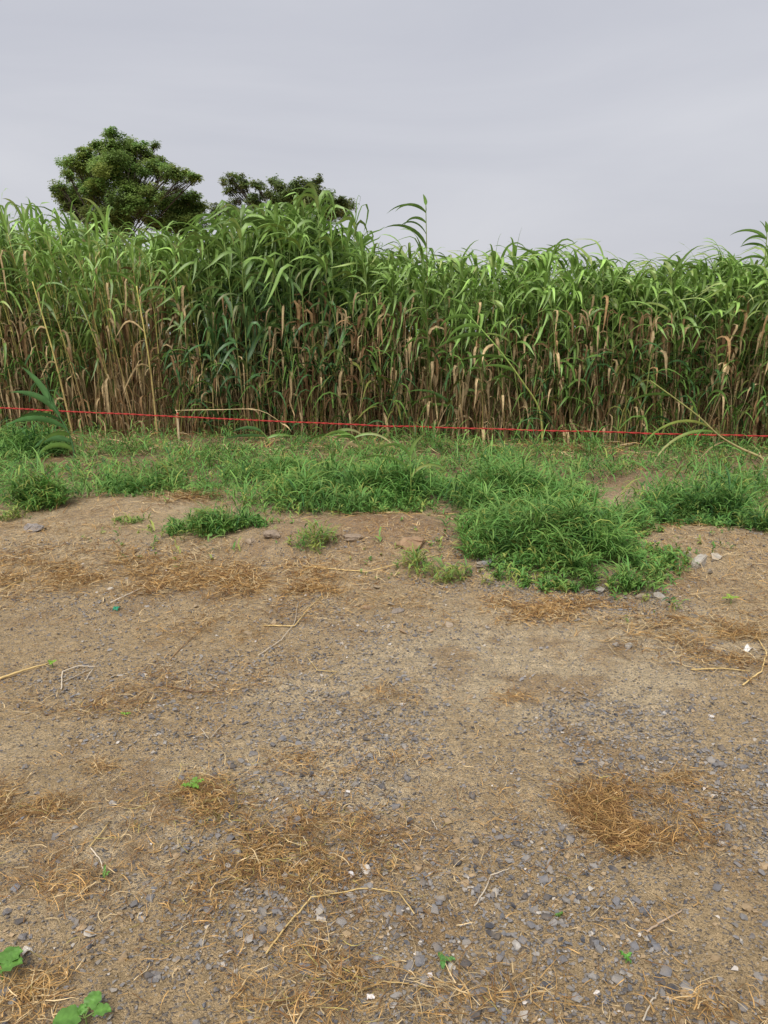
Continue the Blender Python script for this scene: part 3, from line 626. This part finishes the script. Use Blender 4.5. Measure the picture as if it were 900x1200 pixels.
tag(link('verge_grass', bag.mesh('verge_grass', M_grass)), 'short green grass and weeds covering the verge before the field', 'grass', None, 'stuff')

# ------------------------------------------------------------------ dry grass and straw
d_a = np.array([0.47, 0.30, 0.12]); d_b = np.array([0.22, 0.125, 0.055]); d_c = np.array([0.56, 0.44, 0.25]); d_d = np.array([0.36, 0.31, 0.11])
def dcol(n, p=(.38, .3, .25, .07)): return np.array([d_a, d_b, d_c, d_d])[rng.choice(4, n, p=p)] * U(.7, 1.2, (n, 1))
def wisps(xy, L0, L1, W0, W1, lift=.5, p=(.38, .3, .25, .07), curl=1.5, wob=.32, n=5):
    m = len(xy); b0 = np.stack([xy[:, 0], xy[:, 1], np.abs(rng.normal(0, .006, m)) + .002], -1)
    c = dcol(m, p) * np.array([1.0, .97, .95]); up = U(0, 1, m) < lift
    V, Fc, col = ribbons(b0, U(0, 6.28, m), np.radians(np.where(up, U(40, 82, m), U(78, 92, m))), np.radians(np.where(up, U(80, 130, m), U(85, 95, m))), U(L0, L1, m), U(W0, W1, m), c, c * U(.8, 1.15, (m, 1)), n=n, cols=2, curl=U(-curl, curl, m), twist=U(-3, 3, m), prof='wisp', wob=wob)
    V[:, 2] = np.maximum(V[:, 2], .0015) + hgt(V[:, 0], V[:, 1])+0.004
    return V, Fc, col
def drypatch(px, py, rx, ry, n, label, p=(.38, .3, .25, .07), L=(.025, .10), W=(.0012, .0034), s=0, lift=.35, th=.42):
    c = P(px, py); k = int(n * 3.2); x = c[0] + rng.normal(0, rx * .52, k); y = c[1] + rng.normal(0, ry * .52, k)
    v = fbm(x, y, 6.0, 3, 900 + s) + U(-.12, .12, k); kp = v > np.quantile(v, .5)
    xy = np.stack([x, y], -1)[kp][:int(n * 1.5)]
    V, Fc, col = wisps(xy, *L, *W, lift, p); c = P(px, py)
    tag(link('dry_grass', mesh_np('dry_grass', V - c, Fc, col, True, M_wisp), None, c), label, 'dry grass', 'mats of dry grass on the bare soil')
drypatch(715, 968, .27, .25, 1900, 'compact orange-brown mat of dead grass ringed by grey gravel', (.46, .46, .06, .02), s=1, th=.3)
drypatch(310, 1000, 0.40, .26, 1700, 'widest sprawling mat of dead grass with a few greenish blades', (.42, .40, .10, .08), s=2)
drypatch(215, 945, .20, .20, 650, 'dead grass mat around the pale leafy sprig', (.40, .34, .12, .14), s=3)
drypatch(25, 950, .24, .20, 700, 'dark brown mat of dead grass by two grey-blue pebbles', (.36, .42, .2, .02), s=4)
drypatch(40, 1045, .26, .14, 240, 'thin mat of curled dead grass above the broad-leaved seedlings', (.42, .42, .14, .02), s=5)
drypatch(345, 1150, .20, .12, 380, 'yellowish crumpled dead grass mat below the long bent straw', (.45, .30, .18, .07), s=6)
drypatch(540, 1180, .30, .08, 110, 'loose strands of dead grass below the small three-leaved seedling', (.4, .2, .38, .02), s=7, L=(.06, .18))
drypatch(60, 1165, .14, .08, 220, 'orange tangle of dead grass between the two broad-leaved seedlings', (.5, .25, .23, .02), s=8)
drypatch(105, 825, .30, .16, 300, 'brown dead grass mat below the branching pale twig', (.36, .42, .2, .02), s=9)
drypatch(225, 800, .40, .18, 300, 'loose brown dead grass around the dark twig', (.36, .42, .2, .02), s=10)
drypatch(265, 740, .4, .20, 300, 'faint dry grass patch near the green plastic scrap', (.45, .3, .25, 0), s=11)
drypatch(405, 895, .30, .10, 260, 'thin strip of dead grass strands above the widest mat', (.45, .3, .25, 0), s=12)
drypatch(440, 820, .30, .12, 160, 'sparse reddish dead grass on pale sandy soil', (.45, .4, .15, 0), s=13)
drypatch(800, 912, .16, .06, 140, 'small yellow-brown dead grass streak beyond the compact mat', (.5, .2, .3, 0), s=14)
drypatch(300, 685, .75, .28, 1350, 'broad band of bleached dead grass below the reddish soil mound', (.42, .38, .20, 0), s=15, L=(.05, .16), W=(.0028, .006))
drypatch(90, 670, .85, .33, 1350, 'reddish dead grass band near the embedded grey stone', (.45, .33, .22, 0), s=16, L=(.05, .16), W=(.0028, .006))
drypatch(640, 715, .65, .22, 1100, 'reddish dead grass strip along the largest green clump', (.42, .38, .2, 0), s=17, W=(.0026, .0055))
drypatch(850, 750, .5, .34, 1000, 'straw-strewn dead grass beside the white plastic scrap', (.4, .3, .3, 0), s=18, L=(.05, .18), W=(.0024, .005))
drypatch(590, 820, .22, .08, 90, 'tiny reddish dead grass tuft alone on sandy soil', (.45, .45, .1, 0), s=19)
drypatch(880, 1185, .2, .06, 160, 'orange dead grass strands among dark pebbles', (.5, .3, .2, 0), s=20)
drypatch(112, 905, .06, .05, 70, 'tiny orange dead grass tuft on smooth soil', (.5, .3, .2, 0), s=21)
drypatch(220, 585, .22, .3, 320, 'tan heap of cut dead grass among the green verge', (.3, .4, .3, 0), s=22, L=(.08, .22), W=(.003, .006), lift=.7)
drypatch(660, 528, .4, .3, 300, 'brown heap of dead grass at the foot of the field by the rope', (.3, .5, .2, 0), s=23, L=(.1, .25), W=(.004, .008), lift=.7)
# loose litter everywhere
bag = Bag()
def lit(cnt, x0, x1, y0, y1, th, s, **k):
    x = U(x0, x1, cnt * 2); y = U(y0, y1, cnt * 2); kk = fbm(x, y, 2.4, 3, s) > th
    bag.add(wisps(np.stack([x, y], -1)[kk][:cnt], **k))
lit(5200, -2.6, 2.6, 1.05, 4.3, .46, 501, L0=.015, L1=.08, W0=.0012, W1=.003, lift=.2, p=(.35, .3, .35, 0), n=4)
lit(6500, -3.4, 3.4, 3.8, 5.6, .42, 502, L0=.03, L1=.14, W0=.002, W1=.005, lift=.3, p=(.32, .3, .38, 0), n=4)
lit(5000, -6.5, 6.5, 5.4, 9.5, .45, 503, L0=.05, L1=.22, W0=.003, W1=.007, lift=.35, p=(.3, .3, .4, 0), n=4)
lit(3200, -8, 8, 9.2, 11.8, .35, 504, L0=.12, L1=.5, W0=.006, W1=.016, lift=.3, p=(.25, .35, .4, 0), n=4, curl=1.2, wob=.15)
tag(link('straw_litter', bag.mesh('straw_litter', M_wisp)), 'loose straw and dead blades littering the soil', 'litter', None, 'stuff')
# long straws and twigs that can be told apart
def straw(pxs, r, col, label, name='straw', up=.006):
    pts = [P(*q) + (0, 0, up + r) for q in pxs]
    for i in range(1, len(pts) - 1): pts[i] = pts[i] + (0, 0, .003)
    pts = np.array(pts); kk = 6 * (len(pts) - 1) + 1; u = np.linspace(0, len(pts) - 1, kk); p = np.stack([np.interp(u, np.arange(len(pts)), pts[:, a]) for a in range(3)], -1)
    p[:, :2] += rng.normal(0, .0012, (kk, 2)); p[:, 2] = np.maximum(p[:, 2], hgt(p[:, 0], p[:, 1]) + r + .003); c = p[0].copy()
    tag(link(name, mesh_np(name, *tube(p - c, r * np.linspace(1, .6, len(p)), np.array(col), 5), True, M_stalk), None, c), label, name.split('_')[-1])
ys = (0.55, 0.40, 0.17); ws_ = (0.55, 0.47, 0.36); bn = (0.16, 0.10, 0.065)
straw([(312, 1120), (335, 1090), (365, 1056), (430, 1045), (468, 1050), (485, 1074)], .0026, ys, 'long bent yellow straw lying below the widest dead grass mat')
straw([(308, 735), (345, 736), (362, 715), (378, 700)], .0035, ys, 'kinked yellow straw on sandy soil next to a darker straw')
straw([(303, 770), (330, 752), (345, 733), (350, 705)], .0028, ws_, 'thin grey-tan straw crossing the kinked yellow one')
straw([(0, 798), (28, 789), (58, 780)], .006, ys, 'broad pale dry stalk end with a green sprout beside it')
straw([(100, 800), (110, 785), (72, 802)], .0028, ws_, 'forked pale twig standing by the broad dry stalk', 'twig')
straw([(72, 810), (73, 790), (92, 783), (112, 783)], .003, ws_, 'branching whitish twig below the broad dry stalk', 'twig')
straw([(195, 806), (230, 814), (262, 812)], .0035, bn, 'dark brown twig lying in brown dead grass', 'twig')
straw([(757, 1095), (778, 1083), (800, 1070)], .0034, (0.36, .27, .19), 'short thick brown stick on bare soil below the compact mat', 'stick')
straw([(555, 1065), (572, 1040), (575, 1030), (598, 1020)], .0024, ws_, 'pale curved root strand among grey gravel', 'root')
straw([(106, 995), (128, 967)], .003, ys, 'short pale straw slanting beside a green blade')
straw([(106, 995), (118, 1012), (122, 1025)], .0024, ws_, 'thin pale straw joined at a kink near the green blade')
straw([(870, 805), (892, 790), (898, 768), (885, 745)], .004, ys, 'long golden straw curving past the white plastic scrap')
straw([(810, 787), (845, 786), (880, 789)], .004, ys, 'flat golden straw lying below the white plastic scrap')
straw([(0, 695), (18, 685), (42, 681)], .0035, ys, 'pale straw arching on the reddish dead grass band')
straw([(130, 708), (152, 698), (173, 688)], .004, ws_, 'bleached straight straw just above the green plastic scrap')
straw([(200, 775), (240, 735), (290, 710)], .0024, d_b, 'thin brown strand running up the faint dry grass patch')
straw([(360, 772), (372, 788), (395, 790), (380, 800)], .0026, ys, 'crooked yellow straw on sandy soil in the middle of the track')
straw([(420, 1165), (450, 1155), (480, 1156)], .0024, ys, 'golden strand beside pale scraps of paper')
straw([(760, 905), (800, 920), (840, 930), (880, 940)], .002, d_b, 'fine brown strand crossing gravel beyond the compact mat')
straw([(753, 1200), (765, 1175), (770, 1165)], .0026, ws_, 'thin upright straw among pebbles at the track edge')
straw([(355, 665), (400, 670), (430, 672), (520, 650)], .004, ys, 'long straw lying across the foot of the reddish soil mound')
straw([(235, 855), (245, 870), (262, 850)], .002, ws_, 'small v-shaped whitish twig on gravelly soil', 'twig')
straw([(505, 960), (512, 975)], .0018, ws_, 'tiny whitish twig on gravel right of the widest mat'.replace('right of', 'beside'), 'twig')
straw([(640, 1020), (655, 1000), (680, 995)], .002, d_b, 'thin brown strand near the compact mat')

# ------------------------------------------------------------------ stones
def hull(n, flat=.62, seed=0):
    r = np.random.default_rng(seed); p = r.normal(size=(n, 3)); p /= np.linalg.norm(p, axis=1, keepdims=True)
    p *= r.uniform(.8, 1.1, (n, 1)); p[:, 0] *= r.uniform(.9, 1.35); p[:, 2] *= flat * r.uniform(.8, 1.2)
    bm = bmesh.new()
    for v in p: bm.verts.new(v)
    g = bmesh.ops.convex_hull(bm, input=bm.verts)
    for v in [v for v in bm.verts if not v.link_faces]: bm.verts.remove(v)
    bmesh.ops.triangulate(bm, faces=bm.faces); bm.verts.index_update()
    V = np.array([v.co[:] for v in bm.verts]); Fc = np.array([[v.index for v in f.verts] for f in bm.faces]); bm.free(); return V, Fc
def rough_rock(n, flat, seed, sub=2, amp=.05):
    V, Fc = hull(n, flat, seed); bm = bmesh.new()
    vs = [bm.verts.new(v) for v in V]; [bm.faces.new([vs[i] for i in f]) for f in Fc]
    bmesh.ops.bevel(bm, geom=list(bm.edges), offset=.07, segments=1, affect='EDGES')
    bmesh.ops.triangulate(bm, faces=bm.faces); bmesh.ops.subdivide_edges(bm, edges=list(bm.edges), cuts=1, use_grid_fill=True)
    r = np.random.default_rng(seed + 5)
    for v in bm.verts: v.co += v.normal * float(r.normal(0, amp))
    bmesh.ops.triangulate(bm, faces=bm.faces); bm.verts.index_update()
    V = np.array([v.co[:] for v in bm.verts]); Fc = np.array([[v.index for v in f.verts] for f in bm.faces]); bm.free(); return V, Fc
s_bl = np.array([0.165, 0.168, 0.182]); s_gr = np.array([0.23, 0.222, 0.215]); s_dk = np.array([0.075, 0.078, 0.09]); s_lt = np.array([0.42, 0.39, 0.35]); s_wh = np.array([0.60, 0.56, 0.52]); s_tn = np.array([0.34, 0.245, 0.145])
KIND = np.array([s_bl, s_gr, s_dk, s_lt, s_wh, s_tn])
def gdens(x, y):
    d = 0.15 + 1.1 * gauss(x, y, .45, 1.8, .75, .75) + .9 * gauss(x, y, 1.35, 2.4, .75, .6) + .55 * gauss(x, y, -.65, 1.45, .5, .28) + .22 * gauss(x, y, -1.2, 3.2, .7, .35) + .3 * gauss(x, y, .9, 4.2, 1.2, .35) + .35 * gauss(x, y, .1, 2.6, .6, .3)
    return np.clip(d * (0.15 + 1.9 * sstep(.38, .66, fbm(x, y, 2.2, 4, 700))), 0, 1)
n = 200000; x = U(-2.7, 2.7, n); y = U(1.0, 5.2, n); k = U(0, 1, n) < gdens(x, y) + .04; x, y = x[k], y[k]
n = len(x); size = np.clip(rng.lognormal(math.log(.0041), .52, n), .0017, .0150)
px, py = proj(x, y, 0 * x); inf = (px > 5) & (px < 895) & (py < 1195)
app = np.where(inf, size / np.hypot(y, 1.5), 0); order = np.argsort(-app); big = order[:260]; rest = order[260:]
rest = rest[np.argsort(-size[rest])][:40000]
kd = rng.choice(6, n, p=[.40, .26, .14, .05, .006, .144])
HP = [hull(7, .6, 40 + j) for j in range(16)]
bag = Bag(); pid = rng.integers(16, size=n)
for j in range(16):
    I = rest[pid[rest] == j]; V, Fc = HP[j]; m = len(I); a = U(0, 6.28, m); s = size[I]
    W = V[None] * s[:, None, None]; X = W[..., 0] * np.cos(a)[:, None] - W[..., 1] * np.sin(a)[:, None]; Y = W[..., 0] * np.sin(a)[:, None] + W[..., 1] * np.cos(a)[:, None]
    til = U(-.4, .4, m)[:, None]; Z = W[..., 2] + X * til
    z0 = hgt(x[I], y[I]) + .004 + s * U(-.35, .15, m)
    W = np.stack([X + x[I][:, None], Y + y[I][:, None], Z + z0[:, None]], -1)
    c = np.repeat((KIND[kd[I]] * U(.75, 1.3, (m, 1)))[:, None], len(V), 1)
    bag.add((W.reshape(-1, 3), (Fc[None] + (np.arange(m) * len(V))[:, None, None]).reshape(-1, 3), c))
tag(link('gravel', bag.mesh('gravel', M_stone, False)), 'fine crushed gravel and soil crumbs strewn over the track', 'gravel', None, 'stuff')
SL = [('bluish grey angular pebble half sunk in the soil', 'bluish grey pebbles in the soil'), ('mid grey angular pebble half sunk in the soil', 'mid grey pebbles in the soil'), ('dark slate-grey pebble half sunk in the soil', 'dark slate-grey pebbles in the soil'), ('pale beige pebble lying on the soil', 'pale beige pebbles on the soil'), ('small white pebble lying on the soil', 'white pebbles on the soil'), ('earth-brown pebble lying on the soil', 'earth-brown pebbles on the soil')]
BP = {}
for kk in range(6):
    for j in range(5):
        V, Fc = hull(15, .6, 900 + j * 7 + kk); BP[kk, j] = mesh_np('pebble', V, Fc, np.repeat(KIND[kk][None] * U(.85, 1.2), len(V), 0), False, M_stone)
for i in big:
    o = link('pebble', BP[int(kd[i]), int(rng.integers(5))], None, (x[i], y[i], float(hgt(x[i], y[i])) +   .004 + size[i] * .02))
    s = size[i] * 1.05; o.scale = (s, s * U(.8, 1.1), s); o.rotation_euler = (U(-.3, .3), U(-.3, .3), U(0, 6.28)); tag(o, SL[kd[i]][0], 'pebble', SL[kd[i]][1])
def rock(px, py, sx, sy, sz, col, label, seed, rz=0., ry=0., name='rock', n=14):
    c = P(px, py); V, Fc = rough_rock(n, .9, seed); V = V / np.abs(V).max(0) * (sx / 2, sy / 2, sz / 2)
    cc = np.array(col)[None] * np.random.default_rng(seed).uniform(.85, 1.15, (len(V), 1))
    o = link(name, mesh_np(name, V, Fc, cc, False, M_stone), None, c + (0, 0, sz * .18)); o.rotation_euler = (0, ry, rz); tag(o, label, 'rock')
rock(820, 664, .105, .08, .13, (.36, .34, .30), 'pale grey upright rock standing on the soil bank', 11, .3, R(18))
rock(838, 654, .10, .08, .05, (.33, .30, .25), 'flat buff rock lying just behind the pale upright rock', 12, .8)
rock(804, 652, .08, .06, .06, (.28, .24, .19), 'brownish rock leaning behind the pale upright rock', 13, .8)
rock(751, 702, .078, .06, .045, (.33, .27, .20), 'flattish tan rock touching a rounder grey rock', 14, .2)
rock(772, 702, .085, .075, .06, (.25, .235, .21), 'rounded grey rock touching a flattish tan rock', 15, .6)
rock(37, 622, .19, .13, .08, (.25, .23, .22), 'embedded grey stone below the spiky green tuft', 16, .2)
rock(317, 628, .15, .10, .07, (.27, .21, .16), 'crumbly brown clod beside the short green grass patch', 17, .2)
rock(703, 694, .07, .06, .05, (.32, .30, .27), 'small pale rock under the edge of the largest grass clump', 18, .2)
rock(466, 717, .09, .06, .035, (.16, .14, .125), 'dark flat stone set in the soil crest', 19, .4)
rock(525, 733, .055, .05, .035, (.33, .27, .21), 'small tan stone next to a smaller white one', 20, .4)
rock(412, 632, .16, .12, .06, (.26, .20, .15), 'grey-brown clod on top of the reddish soil mound', 21, .3)
rock(482, 640, .20, .15, .09, (.27, .17, .10), 'reddish earth clod on the crest of the soil mound', 22, .6)
rock(295, 636, .10, .08, .05, (.28, .22, .16), 'small clod in front of the crumbly brown clod', 23, .6)
rock(735, 758, .055, .05, .04, (.25, .235, .21), 'grey-brown stone in the gravel strip near the white scrap', 24, .6)
rock(722, 757, .045, .04, .03, (.29, .26, .23), 'smaller beige stone touching the grey-brown one', 25, .2)
rock(832, 762, .05, .045, .035, (.22, .20, .17), 'dull brown stone beside the white plastic scrap', 26, .2)
rock(573, 660, .12, .09, .05, (.33, .33, .35), 'pale bluish rock at the shaded foot of the largest clump', 27, .2)
rock(130, 692, .045, .04, .03, (.40, .36, .30), 'small pale stone in the reddish dead grass', 28, .2)
rng2 = np.random.default_rng(5)
for j in range(46):                                  # clods on the crumbling bank
    px = rng2.uniform(150, 890); py = rng2.uniform(636, 745); s = rng2.uniform(.022, .055)
    cc = [(.30, .20, .12), (.34, .26, .17), (.25, .23, .20)][j % 3]
    c = P(px, py); V, Fc = HP[j % 16]
    o = link('soil_clod', mesh_np('soil_clod', V, Fc, np.repeat(np.array(cc)[None], len(V), 0), False, M_stone), None, c + (0, 0, s * .2)); o.scale = (s * .6, s * .5, s * .5); o.rotation_euler = (0, .2, rng2.uniform(0, 6))
    tag(o, ('reddish', 'buff', 'greyish')[j % 3] + ' earth clod on the crumbling bank before the grass', 'clod', ('reddish', 'buff', 'greyish')[j % 3] + ' clods on the bank')

# ------------------------------------------------------------------ scraps
def scrap(px, py, sx, sy, col, label, seed, name='plastic_scrap', amp=.4, up=.01):
    c = P(px, py); r = np.random.default_rng(seed); n = 6
    gx_, gy_ = np.meshgrid(np.linspace(-.5, .5, n), np.linspace(-.5, .5, n))
    X = gx_ * sx * (1 + r.normal(0, .12, gx_.shape)); Y = gy_ * sy * (1 + r.normal(0, .12, gx_.shape)); Z = np.abs(r.normal(0, amp, gx_.shape)) * sx * .35 + .25 * sx * np.cos(gx_ * 4)
    i = np.arange(n * n).reshape(n, n); Fc = np.stack([i[:-1, :-1], i[:-1, 1:], i[1:, 1:], i[1:, :-1]], -1).reshape(-1, 4)
    V = np.stack([X, Y, Z - Z.min()], -1).reshape(-1, 3)
    o = link(name, mesh_np(name, V, Fc, np.repeat(np.array(col)[None], len(V), 0), False, M_plastic), None, c + (0, 0, .004)); o.rotation_euler = (0, 0, r.uniform(0, 6))
    md = o.modifiers.new('thickness', 'SOLIDIFY'); md.thickness = .0015
    tag(o, label, 'scrap')
scrap(137, 715, .042, .032, (.02, .24, .13), 'crumpled green plastic scrap on the bare soil', 1)
scrap(877, 764, .05, .03, (.75, .73, .68), 'white plastic scrap beside golden straws', 2)
scrap(411, 1027, .022, .012, (.72, .72, .74), 'small white paper scrap in the widest dead grass mat', 3, 'paper_scrap')
scrap(434, 1170, .013, .016, (.72, .66, .62), 'tiny whitish paper scrap beside a golden strand', 4, 'paper_scrap')
scrap(503, 1145, .014, .012, (.72, .66, .64), 'tiny pinkish-white scrap below the small three-leaved seedling', 5, 'paper_scrap')
scrap(32, 1117, .022, .014, (.70, .64, .56), 'pale shell-like scrap above the broad-leaved seedling', 6, 'paper_scrap')

# ------------------------------------------------------------------ seedlings
def seed_leaf(L_, W_, az, el, base, col, cup=.25):
    n, m = 8, 5; t = np.linspace(0, 1, n)[:, None]; s = np.linspace(-1, 1, m)[None]
    wd = np.sin(np.pi * np.clip(.10 + .87 * t, 0, 1)) ** .62 * W_ / 2
    X = t * L_ + 0 * s - (1 - np.abs(s) ** 2) * 0 + np.abs(s) * (-.10) * L_ * (1 - t) ** 2 * 1.5; Y = s * wd; Z = cup * np.abs(s) * wd * .8 - .25 * L_ * t ** 2 + .004 * np.sin(t * 14 + s * 3)
    ca, sa, ce, se = math.cos(az), math.sin(az), math.cos(el), math.sin(el)
    X2 = X * ce - Z * se; Z2 = X * se + Z * ce
    V = np.stack([X2 * ca - Y * sa, X2 * sa + Y * ca, Z2], -1).reshape(-1, 3) + base
    i = np.arange(n * m).reshape(n, m); Fc = np.stack([i[:-1, :-1], i[:-1, 1:], i[1:, 1:], i[1:, :-1]], -1).reshape(-1, 4)
    c = np.array(col)[None, None] * np.where(np.abs(s) < .1, 1.3, 1.0)[..., None] * np.ones((n, 1, 1))
    return V, Fc, c.reshape(-1, 3)
def seedling(px, py, h, leaves, label, col=(.115, .25, .05)):
    c = P(px, py); e = link('seedling', None, None, c); tag(e, label, 'seedling')
    link('stem', mesh_np('stem', *tube(spline([(0, 0, -.01), (.003, .002, h * .6), (.0, 0, h)], 6), np.linspace(.0028, .0018, 6), (.22, .30, .09), 5), True, M_seed), e)
    for (L_, W_, az, el, pet) in leaves:
        d = np.array([math.cos(R(az)), math.sin(R(az)), .35]) * pet; top = np.array([0, 0, h]) + d
        if pet > .006: link('petiole', mesh_np('petiole', *tube(np.array([(0, 0, h * .9), (0, 0, h * .95) + d * .5, top]), .0014, (.22, .32, .09), 4), True, M_seed), e)
        link('leaf', mesh_np('leaf', *seed_leaf(L_, W_, R(az), R(el), top, np.array(col) * U(.85, 1.2)), True, M_seed), e)
seedling(100, 1205, .03, [(.05, .055, 195, 15, .012), (.036, .038, 75, 25, .02), (.034, .034, 15, 10, .022), (.02, .02, 120, 40, .008)], 'broad-leaved green seedling with four rounded leaves among grey pebbles')
seedling(2, 1150, .035, [(.045, .05, 15, 25, .005), (.05, .05, 75, 15, .012), (.045, .05, 180, 15, .01), (.032, .034, 45, 35, .022)], 'broad-leaved green seedling with overlapping leaves beside the pale shell-like scrap')
seedling(519, 1133, .018, [(.027, .015, 10, 12, .002), (.022, .014, 110, 20, .002), (.019, .014, 265, 5, .002)], 'small three-leaved seedling in grey gravel', (.10, .24, .06))
seedling(225, 930, .03, [(.03, .022, 70, 35, .004), (.028, .02, 190, 20, .004), (.025, .02, 330, 15, .006), (.022, .016, 20, 30, .02)], 'pale leafy sprig growing out of a dead grass mat', (.17, .33, .05))
seedling(733, 1128, .014, [(.018, .009, 30, 30, .001), (.018, .008, 130, 40, .001), (.016, .008, 300, 15, .001)], 'tiny green seedling on bare soil below the brown stick', (.12, .30, .05))
seedling(61, 782, .022, [(.02, .018, 40, 30, .002), (.02, .016, 160, 40, .002), (.02, .016, 280, 20, .002)], 'small bright green sprout at the end of the broad dry stalk', (.2, .36, .05))
seedling(147, 840, .012, [(.018, .012, 10, 20, .002), (.018, .012, 170, 20, .002)], 'tiny two-leaved sprout in brown dead grass', (.2, .36, .05))
seedling(122, 1032, .010, [(.032, .008, 95, 60, .001), (.02, .007, 60, 30, .001)], 'small green blade at the end of a kinked straw', (.12, .26, .05))
seedling(856, 708, .035, [(.05, .03, 190, 15, .004), (.045, .028, 10, 15, .004), (.04, .025, 100, 30, .004)], 'yellow-green leafy sprout on the bank below the pale upright rock', (.25, .36, .06))
seedling(682, 688, .05, [(.05, .012, 170, 60, .002), (.045, .012, 20, 50, .002), (.04, .012, 270, 30, .002)], 'pale curled sprout at the foot of the largest grass clump', (.28, .36, .09))
seedling(655, 1075, .008, [(.012, .007, 30, 20, .001), (.012, .007, 200, 20, .001)], 'tiny sprout among grey gravel near a brown strand', (.12, .28, .05))
